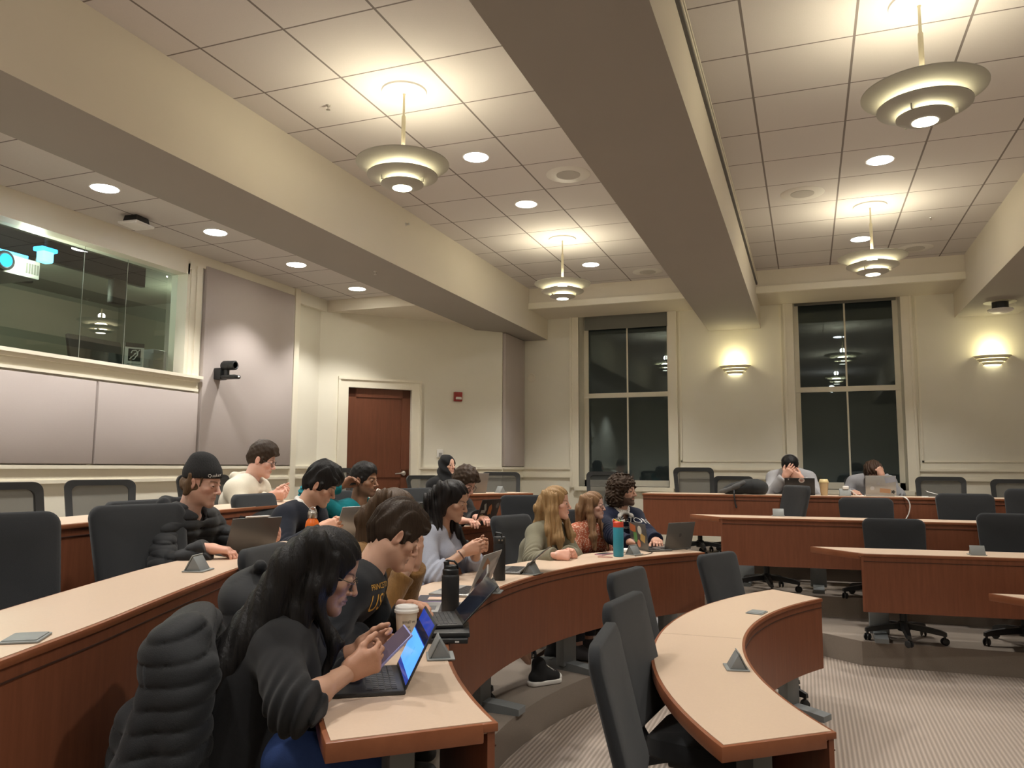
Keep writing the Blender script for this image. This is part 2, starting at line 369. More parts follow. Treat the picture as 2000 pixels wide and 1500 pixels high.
# picture-frame moulding on the far wall
for k, (a, b) in enumerate(((W1[1]+.16, W2[0]-.16), (W2[1]+.17, 4.0))):
    m = MB(); z0, z1 = 1.66, 3.80; t = .022
    for lo, hi in (((a, z0), (a+t, z1)), ((b-t, z0), (b, z1)), ((a, z0), (b, z0+t))): m.box((lo[0], YF-.012, lo[1]), (hi[0], YF+.01, hi[1]))
    struct(m.build('trim_wall_frame_%d' % (k+1), M_trim))
struct(MB().box((XL, 7.83, F4), (XL+.05, 7.93, CLB)).build('trim_corner_left', M_trim))
# ------------------------------------------------------------------ windows in the far wall
def window(n, x0, x1):
    c = MB(); e = .10
    c.box((x0-e, YF-.03, WZ0-.02), (x0, YF+.02, WZ1)); c.box((x1, YF-.03, WZ0-.02), (x1+e, YF+.02, WZ1))
    c.box((x0-e-.03, YF-.05, WZ0-.02), (x0-e, YF+.02, WZ1)); c.box((x1+e, YF-.05, WZ0-.02), (x1+e+.03, YF+.02, WZ1))
    w = struct(c.build('window_%d' % n, M_trim))
    yg = YF+.34; f = MB(); t = .065
    f.box((x0, yg-.03, WZ0), (x0+t, yg+.03, WZ1)).box((x1-t, yg-.03, WZ0), (x1, yg+.03, WZ1)).box((x0, yg-.03, WZ0), (x1, yg+.03, WZ0+.09))
    f.box((x0, yg-.045, 2.625), (x1, yg+.03, 2.695))
    f.box(((x0+x1)/2-.011, yg-.02, WZ0), ((x0+x1)/2+.011, yg+.02, WZ1))
    struct(f.build('window_frame', M_trim, w))
    struct(MB().box((x0-.06, YF-.07, WZ0-.06), (x1+.06, yg, WZ0)).build('window_sill', M_trim, w))
    struct(MB().box((x0+.01, yg, WZ0), (x1-.01, yg+.012, WZ1)).build('window_pane', M_night, w))
    return w
w1 = window(1, *W1); w2 = window(2, *W2)
M_shade = mat('roller_shade_cloth', (.24, .24, .215), .9)
for nm, (x0, x1), zb, w in (('roller_shade', W1, 3.69, w1), ('roller_shade', W2, 3.86, w2)):
    struct(MB().box((x0+.02, YF+.26, zb), (x1-.02, YF+.275, WZ1)).box((x0+.02, YF+.255, zb-.02), (x1-.02, YF+.28, zb+.01)).build(nm, M_shade, w))
# door with casing
m = MB()
for lo, hi in (((DS0-.115, F4), (DS0, DTOP+.115)), ((DS1, F4), (DS1+.115, DTOP+.115)), ((DS0, DTOP), (DS1, DTOP+.115))): m.box((lo[0], -.02, lo[1]), (hi[0], .025, hi[1]), DR, DT)
m.box((DS0-.135, -.02, DTOP+.10), (DS1+.135, .045, DTOP+.135), DR, DT).box((DS0-.135, 0, F4), (DS0-.105, .04, DTOP+.13), DR, DT).box((DS1+.105, 0, F4), (DS1+.135, .04, DTOP+.13), DR, DT)
struct(m.build('trim_door', M_trim))
dm = MB().box((DS0, -.09, F4+.01), (DS1, -.05, DTOP), DR, DT)
for a, b, z0, z1 in ((DS0, DS0+.12, F4, DTOP), (DS1-.12, DS1, F4, DTOP), (DS0, DS1, DTOP-.13, DTOP), (DS0, DS1, 1.42, 1.54), (DS0, DS1, F4, F4+.2)): dm.box((a+.002, -.055, z0+.012), (b-.002, -.036, z1-.002), DR, DT)
dr = struct(dm.build('door_1', M_door))
hz = 1.575-.088; hp = DS1-.085
h = MB().lathe([(0, 0), (.033, 0), (.036, .01), (.03, .028), (.014, .034), (.014, .055)], 20, R=DR @ Matrix.Rotation(-PI/2, 3, 'X'), T=tuple(DR @ Vector((hp, -.036, hz))+Vector(DT)))
pts = [DR @ Vector((hp, .015, hz))+Vector(DT), DR @ Vector((hp-.05, .018, hz))+Vector(DT), DR @ Vector((hp-.125, .012, hz-.006))+Vector(DT)]
h.tube(pts, [.012, .011, .009], 10)
h.build('door_handle', M_chrome, dr, smooth=True, angle=40)
# ------------------------------------------------------------------ control booth behind the left wall
struct(MB().box((-9.2, -.5, 1.5), (-9.1, 8.4, 3.9)).box((-9.2, 8.3, 1.5), (XL-.16, 8.4, 3.9)).box((-9.2, -.6, 1.5), (XL-.16, -.5, 3.9)).box((-9.2, -.6, 3.8), (XL-.16, 8.4, 3.9)).box((-9.2, -.6, 1.5), (XL-.16, 8.4, 1.6)).build('wall_booth', mat('booth_grey_green', (.17, .175, .14), .9)))
gl = struct(from_vf('window_3', [(XL-.095, BY0, BZ0), (XL-.095, BY1, BZ0), (XL-.095, BY1, BZ1), (XL-.095, BY0, BZ1)], [(0, 1, 2, 3)], M_booth))
seam = MB()
for y in (4.98, 5.45): seam.box((XL-.092, y, BZ0), (XL-.09, y+.004, BZ1))
struct(seam.build('trim_booth_seams', mat('glass_seam', (.30, .32, .27), .3)))
c = MB().box((XL-.17, BY1-.006, BZ0-.02), (XL+.035, BY1+.2, 3.599)).box((XL-.17, BY0, BZ1-.006), (XL+.035, BY1+.02, 3.599)).box((XL-.02, BY1+.03, BZ0), (XL+.05, BY1+.07, BZ1+.05)).box((XL-.02, BY1+.11, BZ0), (XL+.05, BY1+.13, BZ1+.1))
struct(c.build('trim_booth_window', M_trim))
struct(MB().box((XL-.1, BY0, BZ0-.03), (XL+.085, BY1+.22, BZ0)).box((XL, BY0, BZ0-.06), (XL+.06, BY1+.2, BZ0-.03)).box((XL, BY0, BZ0-.13), (XL+.03, BY1+.2, BZ0-.05)).box((XL, BY0, BZ0-.155), (XL+.045, BY1+.2, BZ0-.13)).build('trim_booth_ledge', M_trim))
def panel(name, p0, p1, n, z0, z1, label):
    p0, p1, n = np.array(p0, float), np.array(p1, float), np.array(n, float)
    o = MB().prism([tuple(p0+n*.002), tuple(p1+n*.002), tuple(p1+n*.05), tuple(p0+n*.05)], z0, z1).build(name, M_panel, bevel=.006)
    return tag(o, label, 'wall panel', 'acoustic wall panels')
yb = atx(187, 825, XL+.05)[1]
panel('acoustic_panel', (XL, yb-2.4), (XL, yb-.012), (1, 0), 1.585, BZ0-.175, 'grey fabric acoustic panel under the control booth window, cut by the left edge')
panel('acoustic_panel', (XL, yb+.012), (XL, 6.28), (1, 0), 1.585, BZ0-.175, 'grey fabric acoustic panel under the right end of the control booth window')
panel('acoustic_panel', (XL, 6.325), (XL, 7.82), (1, 0), 1.585, 3.63, 'tall wide grey fabric acoustic panel beside the booth window, camera mounted on it')
panel('acoustic_panel', (-4.07, 10.43), (-4.07, 11.24), (1, 0), 1.585, 3.50, 'tall narrow grey fabric acoustic panel in the corner right of the fire alarm')
# things inside the booth
pb = tuple(atx(-14, 526, -6.75))
t = empty('projector', pb, label='white video projector glowing blue behind the booth glass', cat='projector')
MB().box((-.28, -.29, -.07), (.28, .24, .10)).build('housing', mat('projector_white', (.6, .62, .6), .5), t, bevel=.015)
g = MB()
for k in range(5): g.box((.278, .10+k*.026, -.03), (.286, .115+k*.026, .06))
g.build('air_grille', mat('grille_grey', (.2, .2, .19), .6), t)
MB().lathe([(.085, -.02), (.085, .05), (.07, .06), (.062, .05)], 28, R=Matrix.Rotation(PI/2, 3, 'Y'), T=(.285, -.13, .02)).build('lens_barrel', M_black, t, smooth=True, angle=40)
MB().lathe([(0, .0), (.058, .0)], 28, R=Matrix.Rotation(PI/2, 3, 'Y'), T=(.34, -.13, .02)).build('lens', mat('lens_blue', (.1, .5, .7), .1, emit=(.03, .45, .8), estr=1.6), t)
MB().box((-.04, -.1, .1), (.04, -.02, .80)).build('ceiling_mount', M_dark, t)
MB().box((.22, -.30, .095), (.30, .10, .118)).build('light_bar', mat('blue_glow', (.05, .3, .8), .4, emit=(.04, .42, 1.), estr=3.), t)
bl = atx(88, 503, -6.6)  # added glowing block, stands in for a reflection of the projector's light
t = empty('blue_reflection', bl, label='small blue glow behind the booth glass, standing in for reflected projector light', cat='reflection')
MB().box((-.05, -.055, -.05), (.05, .055, .07)).build('reflection_body', mat('blue_glow_bright', (.2, .6, 1.), .4, emit=(.12, .6, 1.), estr=4.), t, bevel=.015)
MB().box((-.06, -.085, .05), (.06, .085, .09)).build('reflection_top', mat('blue_glow', (.05, .3, .8), .4), t, bevel=.01)
MB().box((-.01, -.01, .09), (.01, .01, .50)).build('hanging_rod', M_dark, t)
t = empty('light_track', (-7.0, 5.0, 3.62), label='dark ceiling track with hanging spot heads inside the booth', cat='track light')
MB().box((-.03, -1.4, -.04), (.03, 1.7, .18)).build('track_rail', M_dark, t)
for y in (.25, 1.35): MB().box((-.05, y-.09, -.3), (.05, y+.09, -.03)).build('spot_head', M_black, t, bevel=.02)
mo = atx(195, 680, -6.1)
t = empty('monitor', (mo[0], mo[1], BZ0-.02), label='dark computer monitor seen from behind through the booth glass', cat='monitor')
MB().box((-.02, -.30, .03), (.02, .28, .30), Matrix.Rotation(math.radians(-14), 3, 'Y')).build('screen_back', M_black, t, bevel=.01)
MB().box((-.1, -.08, -.02), (.1, .08, 0)).build('stand', M_black, t, bevel=.005)
# booth desk the monitor, sign and box stand on
struct(MB().box((-7.2, 1.2, 2.40), (XL-.17, 8.2, 2.455)).build('trim_booth_counter', M_dark))
sg = atx(262, 695, -6.03)
t = empty('assistive_listening_sign', (sg[0], sg[1], 2.455), -.55, label='white sign with black ear symbol standing in the booth window corner', cat='sign')
MB().box((-.006, -.085, 0), (.006, .085, .29)).build('sign_board', mat('sign_white', (.62, .62, .60), .5), t)
MB().box((.006, -.085, .25), (.009, .085, .29)).box((.006, -.055, .115), (.009, .055, .235)).build('dark_square', M_black, t)
e = MB().tube([(.011, -.03, .19), (.011, -.02, .215), (.011, .01, .22), (.011, .03, .20), (.011, .027, .175), (.011, .01, .155), (.011, .002, .135), (.011, -.015, .13)], .0055, 6)
e.tube([(.011, -.045, .13), (.011, .045, .225)], .004, 6).tube([(.011, -.005, .18), (.011, .008, .195), (.011, .015, .185)], .004, 6)
e.build('ear_symbol', mat('sign_white', (.62, .62, .60), .5), t)
e = MB()
for k in range(4): e.box((.006, -.06, .085-k*.022), (.0075, .06-(k % 2)*.02, .091-k*.022))
e.build('printed_lines', M_grey, t)
sp_ = atx(296, 700, -6.05)
t = empty('speaker', (sp_[0], sp_[1]+.03, 2.455), label='dark box loudspeaker standing right of the ear symbol sign', cat='speaker')
MB().box((-.10, -.09, 0), (.08, .09, .26)).build('cabinet', M_grey, t, bevel=.02)
MB().lathe([(.0, .0), (.012, 0), (.012, .05), (0, .05)], 12, R=Matrix.Rotation(-PI/2, 3, 'X'), T=(0, .09, .09)).build('knob', M_white, t)
# ------------------------------------------------------------------ ceiling and wall fixtures
def spot(name, loc, energy, col, ang, blend, r=.06, rot=(0, 0, 0)):
    l = bpy.data.lights.new(name, 'SPOT'); l.energy = energy; l.color = col; l.spot_size = math.radians(ang); l.spot_blend = blend; l.shadow_soft_size = r
    o = bpy.data.objects.new(name, l); COL.objects.link(o); o.location = tuple(map(float, loc)); o.rotation_euler = rot; return o
def point(name, loc, energy, col, r=.05):
    l = bpy.data.lights.new(name, 'POINT'); l.energy = energy; l.color = col; l.shadow_soft_size = r
    o = bpy.data.objects.new(name, l); COL.objects.link(o); o.location = tuple(map(float, loc)); return o
def pendant(loc, label):
    t = empty('pendant_lamp', loc, label=label, cat='pendant lamp', group='tiered dish pendant lamps')
    MB().lathe([(0, 0), (.155, 0), (.15, -.012), (.02, -.02), (0, -.02)], 40).build('ceiling_canopy', M_white, t, smooth=True, angle=35)
    MB().lathe([(.0, -.015), (.013, -.015), (.008, -.03), (.008, -.17), (.014, -.18), (.014, -.50), (0, -.50)], 14).build('stem', mat('pendant_stem', (.75, .68, .48), .4), t, smooth=True, angle=40)
    for rim, rin, z, h in ((.312, .150, -.515, .046), (.236, .092, -.600, .034), (.142, .064, -.657, .024)):
        prof = []
        for k in range(9):
            u = k/8; prof.append((rim+(rin-rim)*u, z-h*math.sin(u*PI/2)))
        prof += [(r, zz+.007) for r, zz in prof[::-1]]
        MB().lathe(prof+[prof[0]], 56, closed=True).build('dish', M_dish, t, smooth=True, angle=60)
    MB().lathe([(.060, -.672), (.072, -.655), (.060, -.640), (.105, -.603), (.128, -.592), (.105, -.575), (.05, -.54), (0, -.53)], 32).build('glowing_core', M_lamp, t, smooth=True)
    MB().lathe([(0, -.684), (.064, -.684), (.064, -.672)], 28).build('lens', M_lens, t)
    for k in range(3): MB().box((.05, -.004, -.655), (.16, .004, -.60), Rz(k*2*PI/3)).build('bracket', M_dish, t)
    point('pendant_uplight', (loc[0], loc[1], loc[2]-.44), 4.0, (1., .95, .88), .045)
    spot('pendant_downlight', (loc[0], loc[1], loc[2]-.70), 60, (1., .95, .84), 120, .8, .05)
pendant((-2.49, 4.51, CH), 'nearer tiered dish pendant lamp of the left ceiling bay')
pendant((-2.49, 8.20, CH), 'small-looking far pendant lamp of the left bay, in front of the left window')
pendant((.65, 4.57, CH), 'largest-looking tiered dish pendant lamp at top right of the picture')
pendant((.645, 8.14, CH), 'farther pendant lamp of the right bay, just above the right window')
def downlight(loc, label, warm=False, e=115):
    t = empty('downlight', loc, label=label, cat='downlight', group='round recessed ceiling lights')
    MB().lathe([(.098, -.002), (.112, -.002), (.115, .004), (.098, .01)], 36).build('trim_ring', M_white, t, smooth=True, angle=40)
    MB().lathe([(0, -.0035), (.099, -.0035)], 36).build('lens', M_downw if warm else M_down, t)
    spot('downlight_beam', (loc[0], loc[1], loc[2]-.03), e, (1., .96, .90), 104, .55, .07)
z = CLB
for y, w_, l in ((4.428, 0, 'round recessed ceiling light in the left aisle, nearest the camera above the booth window'), (5.655, 0, 'round recessed ceiling light right of the black box on the left aisle ceiling'), (6.89, 1, 'third round recessed ceiling light along the left aisle, near the tall grey panel'), (8.108, 1, 'last round recessed ceiling light of the left aisle, nearest the door')): downlight((-5.07, y, z), l, w_, 80)
z = CH
downlight((-2.48, 5.726, z), 'round recessed ceiling light just right of the nearer left bay pendant lamp'); downlight((-2.48, 6.962, z), 'round recessed ceiling light below the ceiling speaker in the left bay', 1)
downlight((-2.48, 9.388, z), 'round recessed ceiling light right of the far left bay pendant lamp')
downlight((.641, 6.926, z), 'bluish round recessed ceiling light below the largest pendant lamp'); downlight((.63, 9.319, z), 'small far recessed ceiling light beside the stem of the far right bay pendant')
for x, y, zz in ((-2.48, 3.2, CH), (-2.48, .9, CH), (-2.48, -1.2, CH), (.64, 2.3, CH), (.64, 0, CH), (-5.07, 3.2, CLB), (-5.07, 1.9, CLB), (-5.07, -.5, CLB), (4.4, 1, CH), (4.4, 5, CH), (4.4, 8.5, CH)): spot('downlight_beam', (x, y, zz-.03), 115, (1., .96, .90), 115, .6, .1)
for x, y in ((-2.49, .8), (.65, 1.0), (4.4, 2.8), (4.4, 6.8)): point('pendant_uplight', (x, y, CH-.45), 11, (1., .95, .87), .09)
def ceiling_speaker(loc, label):
    t = empty('ceiling_speaker', loc, label=label, cat='ceiling speaker', group='round ceiling speakers')
    MB().lathe([(.10, -.004), (.19, -.004), (.195, .0), (.10, .004)], 40).build('bezel', mat('speaker_white', (.70, .67, .63), .5), t, smooth=True, angle=40)
    MB().lathe([(0, -.007), (.104, -.007), (.104, .0)], 36).build('grille', mat('speaker_grille', (.50, .47, .44), .8, bump=.4, bscale=900), t)
ceiling_speaker((-1.875, 6.356, CH), 'round white ceiling speaker beside the dark beam, nearer one of the left bay'); ceiling_speaker((-1.875, 9.99, CH), 'far round ceiling speaker of the left bay at the beam')
ceiling_speaker((.032, 7.55, CH), 'round ceiling speaker in the right bay left of the bluish downlight'); ceiling_speaker((1.24, 9.93, CH), 'round ceiling speaker at the far right end of the right bay ceiling')
def sprinkler(loc, d, label):
    t = empty('ceiling_sprinkler', loc, label=label, cat='sprinkler'); t.scale = (.6,)*3; d = Vector(d); R = Vector((0, 0, 1)).rotation_difference(d).to_matrix()
    MB().lathe([(0, 0), (.03, 0), (.026, .008), (.01, .01), (.01, .04), (.004, .045), (0, .045)], 16, R=R).build('escutcheon', M_chrome, t, smooth=True, angle=40)
    MB().lathe([(.0, .052), (.024, .052), (.024, .055), (0, .055)], 14, R=R).tube([tuple(R @ Vector((.012, 0, .03))), tuple(R @ Vector((.012, 0, .054)))], .003, 6).tube([tuple(R @ Vector((-.012, 0, .03))), tuple(R @ Vector((-.012, 0, .054)))], .003, 6).build('deflector', M_chrome, t)
p = atx(793, 438, -3.66); sprinkler(p, (1, 0, 0), 'side wall fire sprinkler on the face of the left beam')
p = atx(1868, 562, 1.82); sprinkler(p, (-1, 0, 0), 'side wall fire sprinkler on the right beam end by the window')
p = atz(641, 206, CH); sprinkler(p, (0, 0, -1), 'tiny fire sprinkler in the ceiling left of the nearer pendant lamp')
p = atz(1818, 425, CH); sprinkler(p, (0, 0, -1), 'tiny fire sprinkler in the right bay ceiling')
p = atz(733, 530, BB); sprinkler(p, (0, 0, -1), 'tiny fire sprinkler under the left beam')
# wifi / detector boxes
p = atz(267, 424, CLB)
t = empty('ceiling_access_box', p, rz=.1, label='black box with white faceted cover on the left aisle ceiling', cat='ceiling device'); t.scale = (.64, .64, .9)
MB().box((-.115, -.13, -.07), (.115, .13, 0), taper=.86).build('black_base', M_black, t, bevel=.008)
MB().box((-.15, -.17, -.095), (.15, .17, -.068), taper=1.05).build('white_cover', M_white, t, bevel=.012)
p = atz(1953, 590, BB)
t = empty('smoke_detector', p, label='round smoke detector with black neck under the right beam', cat='smoke detector')
MB().lathe([(0, -.004), (.17, -.004), (.17, 0)], 32).build('ceiling_plate', mat('detector_plate', (.5, .48, .36), .5), t)
MB().lathe([(.085, 0), (.085, -.075), (.12, -.085), (.09, -.09)], 28).build('black_neck', M_black, t, smooth=True, angle=40)
MB().lathe([(.13, -.085), (.135, -.10), (.09, -.125), (0, -.13)], 30).build('white_dome', M_white, t, smooth=True, angle=50)
# linear diffusers on the middle beam face
for k, zz in enumerate((3.93, 3.985)):
    t = tag(MB().box((-.556, YN, zz), (-.535, YS-.02, zz+.022)).build('slot_diffuser', mat('slot_dark', (.10, .095, .09), .6)), ('lower', 'upper')[k]+' of the two thin dark air slots along the beam face', 'air diffuser', 'long air slots on the beam')
struct(MB().box((-.556, YN, 3.955), (-.53, YS, 3.98)).box((-.556, YN, 4.01), (-.53, YS, 4.03)).build('trim_slot', M_trim))
# wall sconces
def sconce(px, py, label):
    p = aty(px, py, YF)
    t = empty('wall_sconce', p, label=label, cat='wall lamp', group='half bowl wall lamps')
    MB().box((-.06, -.02, -.06), (.06, 0, .06)).build('wall_plate', M_white, t)
    for k, (w, dz) in enumerate(((.215, .035), (.175, -.005), (.125, -.042))):
        m = MB(); n = 24
        ou = [(w*math.cos(PI+PI*i/n), .155*w/.215*math.sin(PI+PI*i/n)) for i in range(n+1)]
        b = len(m.v)
        for (x, y) in ou: m.v += [(x, y-.004, dz+.006), (x*.80, y*.80-.004, dz-.028)]
        for i in range(n): m.f.append((b+2*i, b+2*i+1, b+2*i+3, b+2*i+2))
        o = m.build('bowl_tier', mat('sconce_shell', (.85, .80, .6), .5), t, smooth=True)
        sm = o.modifiers.new('s', 'SOLIDIFY'); sm.thickness = .005
    m = MB(); n = 20
    for i in range(n+1):
        a = PI+PI*i/n; m.v += [(.15*math.cos(a), .105*math.sin(a)-.004, .052), (.085*math.cos(a), .07*math.sin(a)-.004, -.078)]
    for i in range(n): m.f.append((2*i, 2*i+1, 2*i+3, 2*i+2))
    m.f.append(tuple(range(0, 2*n+2, 2))); m.f.append(tuple(range(1, 2*n+2, 2))[::-1])
    m.build('glowing_diffuser', M_scon, t, smooth=True, angle=50)
    point('sconce_light', (p[0], p[1]-.14, p[2]+.14), 2.6, (1., .88, .50), .06)
sconce(1436, 721, 'glowing half bowl wall lamp between the two windows'); sconce(1938, 702, 'glowing half bowl wall lamp at the right edge of the picture')
# ptz camera on the tall panel
p = atx(424, 731, XL+.05)
t = empty('conference_camera', p, label='black swivel video camera on a wall bracket', cat='camera')
MB().box((0, -.055, -.06), (.09, .055, .06)).build('wall_mount', M_black, t, bevel=.01)
MB().box((.06, -.05, -.055), (.27, .05, -.015)).build('base', M_black, t, bevel=.015)
MB().tube([(.12, 0, -.02), (.12, 0, .04)], .03, 16).build('neck', M_black, t, smooth=True, angle=40)
MB().lathe([(0, -.02), (.04, -.02), (.052, 0), (.05, .07), (.046, .085), (.05, .09), (.048, .14), (.036, .145), (.03, .135)], 24, R=Matrix.Rotation(PI/2, 3, 'Y'), T=(.09, 0, .085)).build('camera_head', M_black, t, smooth=True, angle=40)
MB().lathe([(0, 0), (.032, 0)], 20, R=Matrix.Rotation(PI/2, 3, 'Y'), T=(.228, 0, .085)).build('lens', mat('lens_glass', (.01, .02, .02), .05, coat=1.), t)
MB().lathe([(0, .012), (.008, .010), (.012, 0)], 14, R=Matrix.Rotation(PI/2, 3, 'Y'), T=(.268, .01, -.035)).build('indicator_light', M_white, t)
# fire alarm, thermostat, round plate
def on_diag(px, py):
    s = diag_s(px); b = P0+DU*s; d = ray(px, py); k = b[0]/d[0]; return (b[0], b[1], EYE+d[2]*k)
ang = math.atan2(DU[1], DU[0])
t = empty('fire_alarm', on_diag(893, 775), rz=ang, label='red fire alarm strobe box on the cream wall right of the door', cat='fire alarm')
MB().box((-.06, -.045, -.065), (.06, 0, .065)).build('housing', mat('alarm_red', (.30, .025, .02), .4), t, bevel=.008)
MB().box((-.045, -.062, -.04), (.045, -.044, -.005), taper=.9).build('strobe_lens', mat('strobe_clear', (.75, .72, .68), .15), t, bevel=.006)
t = empty('thermostat', on_diag(860, 886), rz=ang, label='small white thermostat on the wall right of the door', cat='thermostat')
MB().box((-.045, -.025, -.055), (.045, 0, .055)).build('housing', M_white, t, bevel=.006)
MB().box((-.022, -.028, -.045), (.022, -.024, .01)).build('display', mat('thermostat_grey', (.35, .35, .34), .5), t)
p = aty(1038, 738, YF)
t = empty('round_wall_plate', p, label='round cream blank plate on the wall left of the left window', cat='wall plate')
MB().lathe([(0, .004), (.045, .006), (.05, .012), (.06, .010), (.066, 0)], 36, R=Matrix.Rotation(PI/2, 3, 'X')).build('plate', M_trim, t, smooth=True, angle=25)
# white sloped heater cover at the left end of the far back row
p = aty(1236, 1010, 10.2)
t = tag(MB().prism([(0, 0), (.22, 0), (.22, .55), (0, .55)], 0, .62).build('heater_cover', M_trim), 'white heater cover beside the left end of the back desk by the window', 'heater cover')
t.location = (-1.98, 10.65, F4)
point('booth_fill_light', (-7.9, 5.6, 3.5), 26, (.85, 1., .80), .15); point('booth_fill_light', (-7.3, 7.6, 3.4), 18, (.9, 1., .82), .15); point('booth_fill_light', (-6.25, 4.75, 3.35), 12, (.9, 1., .85), .08)  # unseen lights filling the booth, the last added to brighten its sign
# world: faint night ambience
wd = bpy.data.worlds.new('night'); SC.world = wd; wd.use_nodes = True
bg = wd.node_tree.nodes['Background']; bg.inputs[0].default_value = (.35, .42, .5, 1); bg.inputs[1].default_value = .02
SC.view_settings.view_transform = 'Standard'; SC.view_settings.look = 'None'; SC.view_settings.exposure = .6; SC.view_settings.gamma = 1.
SC.cycles.use_denoising = True; SC.cycles.max_bounces = 7; SC.cycles.diffuse_bounces = 4; SC.cycles.glossy_bounces = 4; SC.cycles.transparent_max_bounces = 10; SC.cycles.sample_clamp_indirect = 4
# ================================================================== DESKS
def desk(name, label, front, back, T, F, legs, cat='desk', end0=True):
    """front and back: polylines of equal length (front = the side with the modesty panel)"""
    fr = [np.array(p, float) for p in front]; bk = [np.array(p, float) for p in back]
    c = fr[len(fr)//2]; t = empty(name, (c[0], c[1], F), label=label, cat=cat); O = c
    L = lambda P: [p-O for p in P]
    mix = lambda k: [p+(q-p)*k for p, q in zip(fr, bk)]
    wd = np.linalg.norm(fr[len(fr)//2]-bk[len(fr)//2]); e = .014/wd
    def trim(P, d):
        P = [p.copy() for p in P]; a = P[1]-P[0]; P[0] = P[0]+a/np.linalg.norm(a)*d; a = P[-2]-P[-1]; P[-1] = P[-1]+a/np.linalg.norm(a)*d; return P
    h = T-F
    MB().strip(L(trim(mix(e), .012)), L(trim(mix(1-e), .012)), h-.030, h).build('tabletop', M_lam, t)
    MB().strip(L(mix(0)), L(mix(.10)), h-.024, h-.002).strip(L(mix(.09)), L(mix(1)), h-.05, h-.002).build('edge_band', M_edge, t, bevel=.003)
    MB().strip(L(trim(mix(.008/wd), .006)), L(trim(mix(.028/wd), .006)), h-.445, h-.0245).build('modesty_panel', M_wood, t)
    MB().strip(L(trim(mix(.004/wd), .006)), L(trim(mix(.010/wd), .006)), h-.062, h-.058).build('shadow_groove', mat('groove_dark', (.05, .018, .01), .6), t)
    for (x, y, ang) in legs:
        R = Rz(math.radians(ang)); q = (x-O[0], y-O[1], 0)
        lg = MB().box((-.035, -.075, .03), (.035, .075, h-.06), R, q).build('leg', M_grey, t, bevel=.008)
        m = MB(); n = 10; b = 0
        for s_ in (-.05, .05):
            m.v += [tuple(R @ Vector((-.26+.52*i/n, s_, .035+.018*math.sin(PI*i/n)))+Vector(q)) for i in range(n+1)]
            m.v += [tuple(R @ Vector((-.26+.52*i/n, s_, .0))+Vector(q)) for i in range(n+1)]
        k = n+1
        for i in range(n): m.f += [(i, i+1, k+i+1, k+i), (2*k+i, 3*k+i, 3*k+i+1, 2*k+i+1), (i, 2*k+i, 2*k+i+1, i+1), (k+i, k+i+1, 3*k+i+1, 3*k+i)]
        m.f += [(0, k, 3*k, 2*k), (n, 2*k+n, 3*k+n, k+n)]
        m.build('foot', M_grey, lg, smooth=True, angle=35)
    return t
def arc_leg(c, r, a):
    return (c[0]+r*math.cos(math.radians(a)), c[1]+r*math.sin(math.radians(a)), a)
c1 = (2.45, 4.24); c2 = (1.78, 4.18)
d1 = desk('curved_desk', 'empty C shaped beige topped desk in front at right centre, closest to the open floor', arc(*c1, 2.77, 210.3, 149.6, 40), arc(*c1, 3.20, 211.6, 148, 40), T1, F1,
          [arc_leg(c1, 2.98, 207), arc_leg(c1, 2.98, 182), arc_leg(c1, 2.95, 152.5)])
d2 = desk('curved_desk', 'long curved desk with nine people working along it, laptops and bottles on top', arc(*c2, 3.38, 221, 139.2, 48), arc(*c2, 3.82, 221.1, 139.2, 48), T2, F2,
          [arc_leg(c2, 3.60, a) for a in (217.5, 198, 177.5, 160.5, 142.5)])
l3 = catmull([(-1.40, .25), (-1.62, .85), (-1.823, 1.38), (-1.985, 1.82), (-2.135, 2.18), (-2.305, 2.6), (-2.48, 3.07), (-2.62, 3.7), (-2.67, 4.4), (-2.63, 5.1), (-2.51, 5.75), (-2.36, 6.5)], 5)
d3 = desk('curved_desk', 'curved desk one step higher, with orange bottle and tablet, behind the long-haired woman', l3, offset(l3, .43), T3, F3, [(-2.2, 1.6, 200), (-2.78, 3.2, 195), (-2.85, 5., 172)])
l4 = catmull([(-3.0, .9), (-3.12, 1.6), (-3.27, 2.57), (-3.38, 3.2), (-3.52, 4.0), (-3.62, 4.9), (-3.64, 5.9), (-3.52, 7.0), (-3.25, 7.65), (-2.83, 8.2)], 5)
d4 = desk('curved_desk', 'topmost curved desk along the left wall, in front of the brown door', l4, offset(l4, .43), T4, F4, [(-3.5, 2.4, 190), (-3.85, 4.5, 182), (-3.75, 6.8, 170)])
def seg(a, b, n=6): return [np.array(a)+(np.array(b)-np.array(a))*i/n for i in range(n+1)]
def legs_at(pts, F):
    out = []
    for px, py in pts:
        p = atz(px, py, F); out.append((p[0], p[1]+.24, 90))
    return out
d5 = desk('straight_desk', 'lowest straight desk of the right bank, its tip peeking in at the right edge', seg((1.50, 5.90), (5.6, 6.25)), seg((1.13, 6.31), (5.6, 6.7)), T1, F1, [(2.1, 6.2, 95), (4.5, 6.4, 95)])
d6 = desk('straight_desk', 'second lowest straight desk of the right bank, one open grey outlet box on it', seg((.379, 6.77), (5.6, 7.28)), seg((-.007, 7.208), (5.6, 7.75)), T2, F2, legs_at([(1723, 1256)], F2)+[(2.6, 7.2, 90)])
d7 = desk('straight_desk', 'middle straight desk of the right bank, below the people at the window', seg((-.785, 7.80), (5.6, 8.10)), seg((-1.14, 8.19), (5.6, 8.52)), T3, F3, legs_at([(1456, 1145), (1600, 1159)], F3)+[(2.2, 8.4, 90)])
d8 = desk('straight_desk', 'highest straight desk under the windows with backpack, iced drink and laptops', seg((-1.73, 8.72), (5.6, 8.76)), seg((-1.73, 9.16), (5.6, 9.20)), T4, F4, [(-1.36, 8.95, 90)]+[(.6, 8.95, 90), (2.6, 8.95, 90)])
